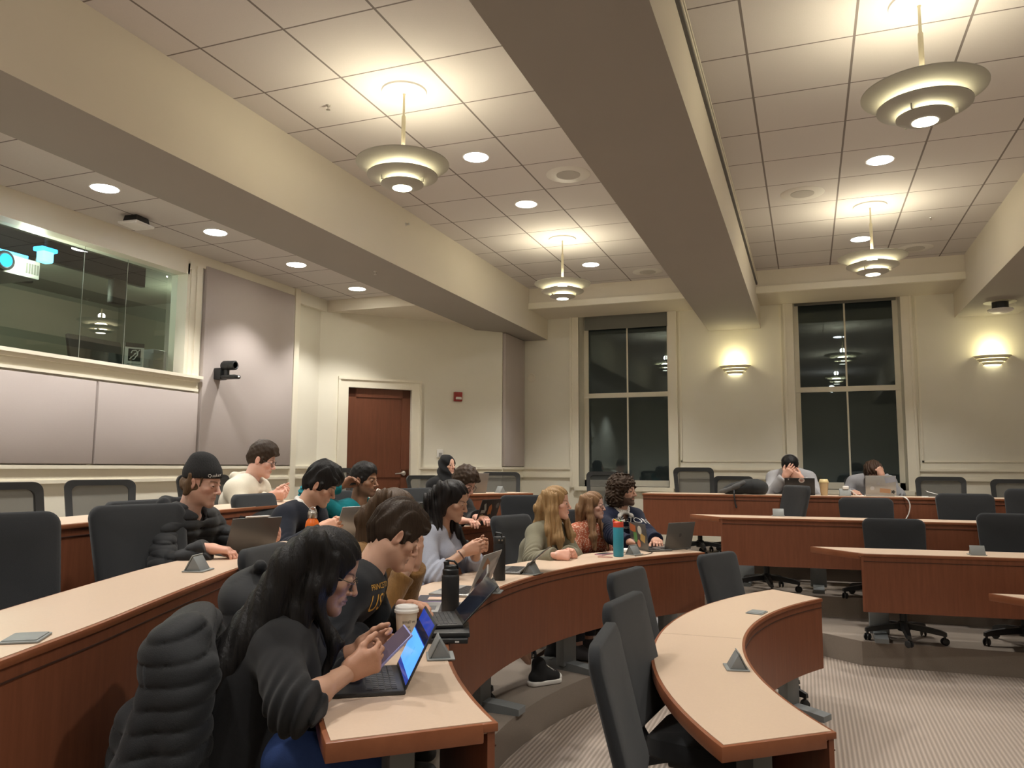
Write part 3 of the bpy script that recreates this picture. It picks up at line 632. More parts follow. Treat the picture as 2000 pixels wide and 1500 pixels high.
# seam in the front desk top
a = math.radians(181.5)
MB().box((2.79, -.0015, T1-F1-.002), (3.18, .0015, T1-F1+.0006), Rz(a), (c1[0]-d1.location.x, c1[1]-d1.location.y, 0)).build('top_seam', mat('seam_brown', (.35, .25, .18), .6), d1)
# ================================================================== CHAIRS
def rounded(w0, w1, h0, h1, r, n=6):
    """outline of a rounded trapezoid, w0 = half width at h0, w1 at h1"""
    cs = [(w0-r, h0+r, -90), (w1-r, h1-r, 0), (-(w1-r), h1-r, 90), (-(w0-r), h0+r, 180)]; out = []
    for cx, cy, a0 in cs:
        for i in range(n+1):
            a = math.radians(a0+90*i/n); out.append((cx+r*math.cos(a), cy+r*math.sin(a)))
    return out
def back_curve(x, v):
    """local chair coordinates of a point of the backrest; v = height above the floor"""
    u = (v-.53)/.47
    return (x, -.225-.125*u-.02*math.sin(u*PI*1.1)+.16*x*x*(1-.3*u), v)
def shell(rings, th, front=True):
    """solid shell from concentric outline rings (outer to inner); inner ring filled if it is None-terminated"""
    m = MB(); n = len(rings[0]); K = len(rings)
    for s_ in (0, 1):
        for R_ in rings:
            for (x, v) in R_:
                p = back_curve(x, v); m.v.append((p[0], p[1]-(th if s_ else 0), p[2]))
    for k in range(K-1):
        for i in range(n):
            j = (i+1) % n
            m.f.append((k*n+i, k*n+j, (k+1)*n+j, (k+1)*n+i)); b = K*n
            m.f.append((b+k*n+i, b+(k+1)*n+i, b+(k+1)*n+j, b+k*n+j))
    for i in range(n):
        j = (i+1) % n; m.f.append((i, K*n+i, K*n+j, j))
    return m, n, K
def make_chair(kind):
    t = empty('task_chair', (0, 0, 0))
    # seat
    o = rounded(.215, .245, -.22, .25, .09, 5)
    m = MB(); n = len(o)
    lv = [(.80, .415), (.97, .425), (1., .445), (.97, .475), (.80, .487), (.4, .484)]
    for s_, z in lv:
        for x, y in o: m.v.append((x*s_, y*s_, z+.018*(y/.25)**2*(-1 if y > 0 else .4)+.03*(x/.24)**2*(1 if z > .45 else 0)))
    for k in range(len(lv)-1):
        for i in range(n): j = (i+1) % n; m.f.append((k*n+i, k*n+j, (k+1)*n+j, (k+1)*n+i))
    m.f.append(tuple(range(n))[::-1]); m.f.append(tuple((len(lv)-1)*n+i for i in range(n)))
    m.build('seat', M_fab, t, smooth=True, angle=60)
    MB().box((-.11, -.14, .37), (.11, .12, .42)).build('seat_mechanism', M_black, t, bevel=.012)
    # backrest
    out = rounded(.232, .248, .53, 1.0, .06, 6)
    sc = lambda k, dx=0: [(x*k, .765+(v-.765)*k) for x, v in out]
    if kind == 'mesh':
        m, n_, K = shell([out, sc(.95), sc(.80)], .022)
        for i in range(n_):
            j = (i+1) % n_; a = 2*n_; m.f.append((a+i, a+j, K*n_+a+j, K*n_+a+i))
        fr = m.build('backrest', M_black, t, smooth=True, angle=50)
        q = MB(); inn = [sc(.82), sc(.5), sc(.2)]
        for R_ in inn:
            for x, v in R_: p = back_curve(x, v); q.v.append((p[0], p[1]-.010, p[2]))
        for k in range(2):
            for i in range(n_): j = (i+1) % n_; q.f.append((k*n_+i, k*n_+j, (k+1)*n_+j, (k+1)*n_+i))
        q.f.append(tuple(2*n_+i for i in range(n_)))
        q.build('mesh_panel', M_mesh, fr, smooth=True)
        for s_ in (-1, 1):      # lumbar wings
            g = MB(); n2 = 8
            pts = [(s_*.20, .56), (s_*.195, .68), (s_*.15, .655), (s_*.11, .60), (s_*.10, .555)]
            for x, v in pts: p = back_curve(x, v); g.v.append((p[0], p[1]-.018, p[2]))
            for x, v in pts: p = back_curve(x, v); g.v.append((p[0], p[1]-.028, p[2]))
            k = len(pts); g.f += [tuple(range(k)), tuple(range(2*k-1, k-1, -1))]+[(i, (i+1) % k, k+(i+1) % k, k+i) for i in range(k)]
            g.build('lumbar_wing', M_black, fr)
    else:
        rings = [out, sc(.96), sc(.9), sc(.5), sc(.2)]
        m, n_, K = shell(rings, .03)
        for k_, s_ in ((1, .006), (2, .012), (3, .016), (4, .016)):
            for i in range(n_):
                x, y, z = m.v[k_*n_+i]; m.v[k_*n_+i] = (x, y+s_, z); x, y, z = m.v[K*n_+k_*n_+i]; m.v[K*n_+k_*n_+i] = (x, y-s_*.7, z)
        a = (K-1)*n_; m.f += [tuple(a+i for i in range(n_)), tuple(K*n_+a+n_-1-i for i in range(n_))]
        fr = m.build('backrest', M_fab, t, smooth=True, angle=70)
        sp = MB()
        pts = [back_curve(x, .90) for x in (-.14, -.07, 0, .07, .14)]
        sp.tube([(p[0], p[1]-.043, p[2]) for p in pts], .0025, 6).build('stitched_seam', mat('seam_grey', (.05, .053, .055), .8), fr)
    MB().tube([(0, -.10, .39), (0, -.24, .40), (0, -.29, .47), (0, -.285, .60), (0, -.30, .68)], [.022, .026, .026, .024, .018], 10).build('back_support', M_black, t, smooth=True, angle=50)
    MB().lathe([(.028, .09), (.028, .24), (.018, .245), (.018, .38)], 16).build('gas_lift', M_black, t, smooth=True, angle=40)
    b = MB().lathe([(.0, .075), (.045, .08), (.05, .10), (.045, .15), (.03, .16), (0, .16)], 18)
    for k in range(5):
        R = Rz(k*2*PI/5+.3); v0 = len(b.v)
        prof = [(.03, .030, .10, .145), (.15, .026, .092, .135), (.27, .022, .075, .115), (.31, .018, .07, .098)]
        for r_, w_, z0, z1 in prof:
            for x, y, z in ((r_, -w_, z0), (r_, w_, z0), (r_, w_*.7, z1), (r_, -w_*.7, z1)): b.v.append(tuple(R @ Vector((x, y, z))))
        for s_ in range(3):
            for i in range(4): j = (i+1) % 4; b.f.append((v0+s_*4+i, v0+s_*4+j, v0+(s_+1)*4+j, v0+(s_+1)*4+i))
        b.f += [(v0, v0+3, v0+2, v0+1), (v0+12, v0+13, v0+14, v0+15)]
    bs = b.build('star_base', M_black, t, smooth=True, angle=35)
    for k in range(5):
        a = k*2*PI/5+.3; m = MB(); ct = (.295*math.cos(a), .295*math.sin(a), 0); R = Rz(a+.7)
        for s_ in (-.022, .008): m.lathe([(0, 0), (.022, 0), (.029, .004), (.029, .010), (.022, .014), (0, .014)], 16, R=R @ Matrix.Rotation(PI/2, 3, 'X'), T=tuple(Vector(ct)+R @ Vector((0, -s_, .029))))
        m.tube([(ct[0], ct[1], .03), (ct[0], ct[1], .085)], .010, 8)
        m.build('caster', M_black, bs, smooth=True, angle=40)
    index_kids(t); return t
protos = {'mesh': make_chair('mesh'), 'solid': make_chair('solid')}; used = {'mesh': False, 'solid': False}
def put_chair(x, y, F, face, kind, label, group):
    """face: direction the sitter looks, degrees from +X"""
    if not used[kind]: t = protos[kind]; used[kind] = True
    else: t = copy_tree(protos[kind])
    t.location = (float(x), float(y), F); t.rotation_euler = (0, 0, math.radians(face-90)); tag(t, label, 'chair', group); return t
def chair_px(px, py, F, face, kind, label, group, top=1.0):
    p = atz(px, py, F+top); a = math.radians(face)
    return put_chair(p[0]+.35*math.cos(a), p[1]+.35*math.sin(a), F, face, kind, label, group)
G4 = 'chairs at the top curved desk'; G3 = 'chairs at the middle curved desk'; G2 = 'chairs at the long curved desk'; G1 = 'empty chairs at the front desk'
GR4 = 'chairs along the window desk'; GR3 = 'chairs at the middle right desk'; GR2 = 'chairs at the lower right desk'
def chair_on(px, py, F, face, kind, label, group, x=None, y=None, R=None, dep=None):
    """the top of the backrest stands on the sight line of (px,py), at x, y, radius R round the room's centre, or depth dep"""
    if x is not None: p = atx(px, py, x)
    elif y is not None: p = aty(px, py, y)
    elif dep is not None: p = atd(px, py, dep)
    else:
        d = ray(px, py)[:2]; c = np.array(c2); a_, b_, g_ = d@d, -2*d@c, c@c-R*R
        t = (-b_+math.sqrt(b_*b_-4*a_*g_))/(2*a_); t2 = (-b_-math.sqrt(b_*b_-4*a_*g_))/(2*a_); p = d*(t if d[0] > -.2 or True else t2)
    a = math.radians(face); c = put_chair(p[0]+.35*math.cos(a), p[1]+.35*math.sin(a), F, face, kind, label, group)
    c.scale = (1, 1, min(max((p[2]-F)/1.0, .88), 1.03)); return c
chair_on(-2, 942, F4, -8, 'mesh', 'black mesh back chair by the left wall, cut by the left edge of the picture', G4, x=-4.35)
chair_on(197, 937, F4, -28, 'mesh', 'empty black mesh back chair alone against the white wall left of the beanie man', G4, x=-5.05)
chair_on(398, 927, F4, -15, 'mesh', 'black mesh back chair directly behind the man in the black beanie', G4, x=-4.75)
chair_on(650, 914, F4, -35, 'mesh', 'black mesh back chair in front of the brown door', G4, x=-4.75)
chair_on(978, 922, F4, -62, 'mesh', 'empty black mesh back chair right of the woman in the black headscarf', G4, y=9.35)
chair_on(-12, 1002, F3, -18, 'solid', 'big black chair back at the far left of the middle curved desk', G3, dep=3.15)
chair_on(272, 985, F3, -14, 'solid', 'empty black chair next to the beanie man, seen from the front', G3, dep=3.95)
chair_on(820, 980, F3, -12, 'solid', 'black chair mostly hidden behind the dark-haired woman in light blue', G3, dep=6.6)
chair_on(1024, 967, F3, -55, 'solid', 'empty black chair just left of the blonde woman in the olive jacket', G3, dep=7.8)
chair_on(1180, 1236, F1, 6, 'solid', 'nearest empty black chair at the front desk, seen edge on', G1, dep=2.68)
chair_on(1219, 1166, F1, -6, 'solid', 'second empty black chair at the front desk, its seat visible', G1, dep=3.41)
chair_on(1224, 1113, F1, -10, 'solid', 'third empty black chair at the front desk, half hidden by the second', G1, dep=4.27)
chair_on(1400, 1080, F1, -26, 'solid', 'empty black chair at the far end of the front desk, below the grey laptop', G1, dep=5.75)
chair_on(1183, 921, F4, -78, 'mesh', 'black mesh back chair behind the curly-haired man, against the left window', GR4, y=9.9)
chair_on(1354, 913, F4, -72, 'mesh', 'black mesh back chair just right of the left window', GR4, y=9.95)
chair_on(1432, 930, F4, -100, 'mesh', 'black mesh back chair behind the backpack', GR4, y=10.2)
chair_on(1836, 931, F4, -94, 'mesh', 'black mesh back chair with white papers lying in front of it', GR4, y=9.8)
chair_on(1986, 936, F4, -98, 'mesh', 'black mesh back chair cut by the right edge, in the window row', GR4, y=9.8)
chair_on(1556, 948, F3, -150, 'solid', 'black chair turned sideways below the laptop with the round sticker', GR3, y=8.46)
chair_on(1690, 972, F3, -84, 'solid', 'black chair in front of the silver stickered laptop, white cord beside it', GR3, y=8.50)
chair_on(1883, 964, F3, -86, 'solid', 'black chair right of the hanging white cord in the middle right row', GR3, y=8.50)
chair_on(2022, 955, F3, -100, 'solid', 'black chair at the right edge in the middle right row, only a sliver in view', GR3, y=8.50)
chair_on(1744, 1013, F2, -88, 'solid', 'black chair centred behind the second lowest right desk', GR2, y=7.62)
chair_on(1972, 1003, F2, -92, 'solid', 'black chair behind the second lowest right desk, beside the grey outlet box', GR2, y=7.72)
# ================================================================== DESK POWER UNITS
def tab(px, py, T):
    """point on a desk top; the top rows are seen so flat that their desks' middle lines are used instead"""
    if T != T4: return atz(px, py, T)
    if px > 1100: p = aty(px, py, 8.93); p[2] = T4; return p
    mid = offset(l4, .20); d = ray(px, py)[:2]; best = None
    for a, b in zip(mid[:-1], mid[1:]):
        M_ = np.array([[d[0], a[0]-b[0]], [d[1], a[1]-b[1]]])
        if abs(np.linalg.det(M_)) < 1e-9: continue
        t, u = np.linalg.solve(M_, a)
        if -.02 <= u <= 1.02 and t > 0 and (best is None or t < best): best = t
    if best is None: return atz(px, py, T)
    return np.array((d[0]*best, d[1]*best, T4))
def power_unit(px, py, T, ang, open_, label, dz=0):
    p = tab(px, py, T); t = empty('desk_power_unit', (p[0], p[1], T+.0005), math.radians(ang), label, 'power outlet', 'grey pop-up outlet boxes on desks')
    MB().box((-.060, -.048, 0), (.060, .048, .006)).build('base_plate', M_greyL, t, bevel=.003)
    if open_:
        m = MB(); m.prism([(-.036, 0), (.034, 0), (-.004, .062)], -.048, .048)
        m.v = [(z, x, y+.005) for (x, y, z) in m.v]; m.build('outlet_block', M_grey, t, bevel=.003)
        MB().box((-.052, -.005, .0), (.052, .0, .074), Matrix.Rotation(math.radians(-27), 3, 'X'), (0, -.037, .005)).build('flip_lid', M_greyL, t, bevel=.002)
        for s_ in (-.024, .024): MB().box((s_-.012, .0, .012), (s_+.012, .003, .038), Matrix.Rotation(math.radians(31), 3, 'X'), (0, .029, .005)).build('socket', M_black, t)
    else:
        MB().box((-.052, -.042, .005), (.052, .042, .009)).build('flip_lid', M_greyL, t, bevel=.002)
    return t
def tang(c, p): return math.degrees(math.atan2(p[1]-c[1], p[0]-c[0]))-90
def pu(px, py, T, c, op, label, extra=0): p = atz(px, py, T); power_unit(px, py, T, tang(c, p)+180+extra, op, label)
pu(50, 1249, T3, c2, False, 'closed flat grey outlet plate on the desk at the lower left corner')
pu(387, 1115, T3, c2, True, 'open grey outlet box on the left desk, in front of the beanie man', 0)
pu(860, 1283, T2, c2, True, 'open grey outlet box nearest the lit blue laptop')
pu(963, 1157, T2, c2, True, 'open grey outlet box leaning beside the dark laptop screen, behind the wide black bottle', 8)
pu(1040, 1121, T2, c2, True, 'open grey outlet box right of the slim black bottle')
pu(1238, 1083, T2, c2, True, 'open grey outlet box right of the blue and red bottle', 8)
pu(1478, 1197, T1, c1, False, 'closed flat grey outlet plate on the front desk')
pu(1438, 1305, T1, c1, True, 'open grey outlet box on the empty front desk', 180)
power_unit(1520, 1008, T3, 5, True, 'open grey outlet box on the middle right desk below the sideways chair')
power_unit(1908, 1084, T2, 5, True, 'open grey outlet box on the second lowest right desk at right')
power_unit(1650, 966, T4, 0, True, 'open grey outlet box on the window desk with a white plug on it')
power_unit(978, 966, T4, -35, True, 'open grey outlet box in front of the empty chair right of the headscarf woman')
# ================================================================== IMPLICIT SURFACES (people, cloth, hair)
class Field:
    def __init__(s, lo, hi, h):
        s.lo = np.array(lo, np.float32); s.h = h; s.n = np.maximum(np.ceil((np.array(hi)-s.lo)/h).astype(int)+1, 3)
        s.a = np.full(tuple(s.n), .25, np.float32)
        s.ax = [(s.lo[i]+h*np.arange(s.n[i], dtype=np.float32)) for i in range(3)]
    def win(s, lo, hi):
        i0 = np.clip(np.floor((np.array(lo)-s.lo)/s.h).astype(int), 0, s.n); i1 = np.clip(np.ceil((np.array(hi)-s.lo)/s.h).astype(int)+1, 0, s.n)
        if np.any(i1 <= i0): return None
        return tuple(slice(a, b) for a, b in zip(i0, i1))
    def grid(s, w):
        return s.ax[0][w[0]][:, None, None], s.ax[1][w[1]][None, :, None], s.ax[2][w[2]][None, None, :]
    def put(s, w, d, k, op):
        a = s.a[w]
        if op == 'u': h = np.maximum(k-np.abs(a-d), 0)/k if k > 0 else 0; s.a[w] = np.minimum(a, d)-h*h*k*.25
        else: h = np.maximum(k-np.abs(a+d), 0)/k if k > 0 else 0; s.a[w] = np.maximum(a, -d)+h*h*k*.25
    def cone(s, p, q, r1, r2, k=.02, op='u', cut=None, puff=None, flat=None):
        """capsule with two radii; cut = keep only the first part (fraction) with a flat end; puff = (pitch, depth) quilted rings"""
        p = np.array(p, float); q = np.array(q, float); m = max(r1, r2)+k+2*s.h+(.03 if op == 'u' else 0)
        w = s.win(np.minimum(p, q)-m, np.maximum(p, q)+m)
        if w is None: return s
        X, Y, Z = s.grid(w); d = q-p; L2 = max(float(d@d), 1e-9); L = math.sqrt(L2)
        t0 = ((X-p[0])*d[0]+(Y-p[1])*d[1]+(Z-p[2])*d[2])/L2; t = np.clip(t0, 0, 1)
        r = r1+(r2-r1)*t
        if puff: r = r-puff[1]+puff[1]*np.sqrt(np.abs(np.sin(t0*L*PI/puff[0])))
        D = np.sqrt((X-p[0]-t*d[0])**2+(Y-p[1]-t*d[1])**2+(Z-p[2]-t*d[2])**2)-r
        if cut is not None: D = np.maximum(D, (t0-cut)*L)
        s.put(w, D.astype(np.float32), k, op); return s
    def ell(s, c, r, k=.02, op='u', R=None):
        c = np.array(c, float); r = np.array(r, float); m = max(r)+k+2*s.h+(.02 if op == 'u' else 0)
        w = s.win(c-m, c+m)
        if w is None: return s
        X, Y, Z = s.grid(w); X = X-c[0]; Y = Y-c[1]; Z = Z-c[2]
        if R is not None:
            R = np.array(R); X, Y, Z = (R[0, i]*X+R[1, i]*Y+R[2, i]*Z for i in range(3))
        k0 = np.sqrt((X/r[0])**2+(Y/r[1])**2+(Z/r[2])**2); k1 = np.sqrt((X/r[0]**2)**2+(Y/r[1]**2)**2+(Z/r[2]**2)**2)
        s.put(w, (k0*(k0-1)/np.maximum(k1, 1e-6)).astype(np.float32), k, op); return s
    def plane(s, n, o, k=.01):
        """remove everything on the side the normal points to"""
        X, Y, Z = s.grid((slice(None),)*3); d = -((X-o[0])*n[0]+(Y-o[1])*n[1]+(Z-o[2])*n[2])
        s.put((slice(None),)*3, d.astype(np.float32), k, 's'); return s
    def disp(s, fn, band=.03):
        ix = np.nonzero(np.abs(s.a) < band); X, Y, Z = (s.ax[i][ix[i]] for i in range(3)); s.a[ix] += fn(X, Y, Z).astype(np.float32); return s
    def mesh(s):
        a = s.a; a[0], a[-1] = .1, .1; a[:, 0], a[:, -1] = .1, .1; a[:, :, 0], a[:, :, -1] = .1, .1
        S = a < 0; c = np.zeros(tuple(n-1 for n in a.shape), np.int8)
        sl = (slice(None, -1), slice(1, None))
        for i in (0, 1):
            for j in (0, 1):
                for k in (0, 1): c += S[sl[i], sl[j], sl[k]]
        act = (c > 0) & (c < 8); I, J, K = np.nonzero(act); idx = np.full(c.shape, -1, np.int32); idx[I, J, K] = np.arange(len(I))
        acc = np.zeros((len(I), 3), np.float32); cnt = np.zeros(len(I), np.float32)
        co = [(i, j, k) for i in (0, 1) for j in (0, 1) for k in (0, 1)]
        for o1 in co:
            for ax in range(3):
                if o1[ax]: continue
                o2 = list(o1); o2[ax] = 1
                v1 = a[I+o1[0], J+o1[1], K+o1[2]]; v2 = a[I+o2[0], J+o2[1], K+o2[2]]; m = (v1 < 0) != (v2 < 0)
                t = v1[m]/(v1[m]-v2[m]); q = np.tile(np.array(o1, np.float32), (len(t), 1)); q[:, ax] += t; acc[m] += q; cnt[m] += 1
        V = s.lo+s.h*(np.stack([I, J, K], 1)+acc/cnt[:, None]); F = []
        for ax in range(3):
            u, v = (ax+1) % 3, (ax+2) % 3
            A = [slice(None)]*3; B = [slice(None)]*3; A[ax] = slice(None, -1); B[ax] = slice(1, None)
            ch = S[tuple(A)] != S[tuple(B)]; P = np.nonzero(ch); P = np.stack(P, 1)
            ok = (P[:, u] > 0) & (P[:, v] > 0) & (P[:, u] < a.shape[u]-1) & (P[:, v] < a.shape[v]-1); P = P[ok]
            def cell(du, dv):
                Q = P.copy(); Q[:, u] += du; Q[:, v] += dv; return idx[Q[:, 0], Q[:, 1], Q[:, 2]]
            q = np.stack([cell(-1, -1), cell(0, -1), cell(0, 0), cell(-1, 0)], 1); fl = ~S[P[:, 0], P[:, 1], P[:, 2]]
            q[fl] = q[fl][:, ::-1]; F.append(q)
        return V.astype(np.float64), np.concatenate(F)
_rs = np.random.RandomState(11)
WAVES = [(_rs.randn(3), _rs.rand()*6.28) for _ in range(14)]
def ripple(X, Y, Z, freq, n=7, s=0):
    o = 0
    for i in range(n):
        k, ph = WAVES[(i+s) % 14]; k = k/np.linalg.norm(k)*freq*(.6+.8*((i*37) % 10)/10); o = o+np.sin(k[0]*X+k[1]*Y+k[2]*Z+ph+1.7*np.sin(.35*(k[1]*X-k[0]*Y)+ph))
    return o/n
def mesh_obj(name, parts, m, parent=None, off=(0, 0, 0), cols=None):
    """one mesh object out of [(verts, quads)], moved by -off; cols = matching list of n x 3 colours"""
    V = []; Fq = []; b = 0
    for v, f in parts: V.append(v); Fq.append(f+b); b += len(v)
    V = np.concatenate(V)-np.array(off); Fq = np.concatenate(Fq)
    me = bpy.data.meshes.new(name); me.vertices.add(len(V)); me.vertices.foreach_set('co', V.astype(np.float32).ravel())
    me.loops.add(len(Fq)*4); me.loops.foreach_set('vertex_index', Fq.astype(np.int32).ravel())
    me.polygons.add(len(Fq)); me.polygons.foreach_set('loop_start', np.arange(0, len(Fq)*4, 4, dtype=np.int32))
    me.update(calc_edges=True); me.validate(); me.shade_smooth(); me.materials.append(m)
    if cols is not None:
        ca = me.color_attributes.new('Col', 'FLOAT_COLOR', 'POINT'); C_ = np.ones((len(V), 4), np.float32); C_[:, :3] = np.concatenate(cols); ca.data.foreach_set('color', C_.ravel())
    return link(bpy.data.objects.new(name, me), parent)
def unit(v): v = np.array(v, float); return v/np.linalg.norm(v)
def rot(ax, deg): return np.array(Matrix.Rotation(math.radians(deg), 3, Vector(ax)))
# ------------------------------------------------------------------ head in its own frame: x right, y forward, z up
def head_mesh(h, fem=False, neck=None, lid=.5, skin=(.6, .37, .27), brow=(.05, .03, .02), beard=None, lips=(.50, .20, .16), nose=1., jaw=1., skip_brow=False):
    f = Field((-.10, -.125, -.19), (.10, .135, .14), h); j = jaw*(.93 if fem else 1.); rn = .047 if fem else .056
    f.ell((0, -.008, .038), (.0755, .097, .088), .01)
    f.ell((0, .024, -.03), (.061*j, .067, .083), .03)
    for s in (-1, 1):
        f.cone((s*.046*j, .0, -.052), (s*.010, .074, -.098), .022, .015, .03)
        f.ell((s*.044, .055, -.020), (.021, .021, .017), .02)
        if not fem: f.cone((s*.012, .086, .024), (s*.045, .066, .026), .008, .007, .014)
    f.ell((0, .079, -.100), (.017*j, .016, .015), .02)
    for s in (-1, 1): f.ell((s*.032, .101, .004), (.019, .017, .012), .014, 's')
    f.cone((0, .086, .016), (0, .100+.011*nose, -.026), .0075, .0095, .010)
    f.ell((0, .101+.010*nose, -.030), (.011, .010, .009), .006)
    for s in (-1, 1): f.ell((s*.0115, .097, -.034), (.008, .010, .007), .006)
    f.ell((0, .080, -.060), (.027, .016, .02), .015)
    for s in (-1, 1):
        f.cone((s*.021, .084, -.0615), (0, .0975, -.0575), .003, .0052 if fem else .0042, .004)
        f.cone((s*.019, .084, -.0655), (0, .0955, -.0690), .003, .0068 if fem else .0055, .004)
        f.cone((s*.023, .088, -.0632), (0, .104, -.0632), .0012, .0012, .003, 's')
        e = np.array((s*.032, .0775, .004)); f.ell(e, (.0150, .0150, .0150), .003)
        f.ell(e+(0, .0125, -.0015), (.0125, .010, max(.0055*lid, .0008)), .002, 's')
        R = rot((0, 0, 1), s*-16) @ rot((0, 1, 0), s*8)
        f.ell((s*.0775, -.010, -.004), (.009, .019, .031), .008, 'u', R); f.ell((s*.087, -.004, -.002), (.006, .010, .017), .006, 's', R)
    nb = np.array((0, -.03, -.25)) if neck is None else np.array(neck)
    f.cone((0, -.022, -.055), nb, rn, rn*1.02, .035)
    V, Q = f.mesh(); x, y, z = V.T; ax = np.abs(x); C_ = np.tile(np.array(skin), (len(V), 1))
    def blend(mask, c): C_[:] = C_*(1-mask[:, None])+np.array(c)*mask[:, None]
    sm = lambda d, w: np.clip(1-d/w, 0, 1)
    red = np.array(skin)*np.array((1.05, .80, .76))
    blend(sm(np.hypot(ax-.042, z+.028), .034)*(y > .02)*.55, red); blend(sm(np.hypot(ax, z+.03), .02)*(y > .08)*.5, red); blend((ax > .070)*(np.abs(z) < .04)*.35, red)
    if not skip_brow:
        zb = .0225+.005*np.sin(np.clip((ax-.012)/.04, 0, 1)*PI*.8); blend(sm(np.abs(z-zb), .0062 if not fem else .0045)*((ax > .010) & (ax < .052) & (y > .045))*.95, brow)
    ml = sm(np.abs(z+.0632), .0095)*sm(ax, .026)*(y > .078); blend(np.clip(ml*1.7, 0, 1)*(.75 if fem else .5), lips)
    blend(sm(np.abs(z+.0632), .0022)*(ax < .022)*(y > .08)*.6, np.array(lips)*.35)
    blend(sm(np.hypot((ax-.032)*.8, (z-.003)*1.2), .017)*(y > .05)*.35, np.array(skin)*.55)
    blend((sm(np.abs(z-.0062*lid-.002), .0022)*((ax > .02) & (ax < .045) & (y > .075)))*.8, np.array(brow)*.6)
    if beard is not None:
        bz = np.clip((-.045-z+.9*np.clip(.05-y, 0, .05))/.012, 0, 1)*(y > -.015)*np.clip((z+.125)/.01, 0, 1)
        mu = sm(np.abs(z+.0485), .007)*(ax < .026)*(y > .08); bz = np.maximum(bz*(1-np.clip(ml*3, 0, 1)), mu); blend(np.clip(bz, 0, 1)*beard[3], beard[:3])
    return V, Q, C_
# ------------------------------------------------------------------ right hand: origin wrist, y along the fingers, z out of the back, thumb on -x
CURLS = {'type': (.35, .55, .35), 'fist': (1.25, 1.55, .9), 'flat': (.08, .12, .08), 'hold': (.75, .85, .45), 'soft': (.5, .7, .4), 'face': (.15, .25, .2)}
def hand_mesh(h, curl='soft', thumb=.6, spread=1., fem=False):
    c1_, c2_, c3_ = CURLS[curl]; f = Field((-.085, -.05, -.115), (.07, .20, .05), h); g = .90 if fem else 1.
    f.cone((0, -.045, 0), (0, .012, 0), .027*g, .026*g, .01)
    for i, x in enumerate((-.029, -.010, .010, .028)): f.cone((x*.62, .012, 0), (x, .088-.004*abs(i-1), 0), .0145*g, .0125*g, .022)
    f.cone((-.022, .02, -.006), (-.034, .055, -.008), .018, .013, .02)
    for i, (x, l, r) in enumerate(((-.030, .072, .0092), (-.010, .080, .0095), (.010, .074, .0090), (.029, .058, .0080))):
        p = np.array((x, .088-.004*abs(i-1), 0)); a = 0; sx = math.sin(x*4.2*spread)
        for sg, (fr, cu) in enumerate(((.46, c1_+.06*i), (.30, c2_), (.24, c3_))):
            a += cu; d = np.array((sx*math.cos(a), math.cos(a), -math.sin(a))); q = p+d*l*fr; f.cone(p, q, r*g*(1-.07*sg), r*g*(.94-.08*sg), .005 if sg else .010); p = q
    p = np.array((-.030, .030, -.006)); a = thumb
    for l, r, da in ((.040, .0125, 0), (.030, .0105, -.25), (.024, .0095, -.2)):
        a += da; d = unit((-math.sin(a), math.cos(a), -.45)); q = p+d*l; f.cone(p, q, r*g, r*g*.92, .008); p = q
    return f.mesh()
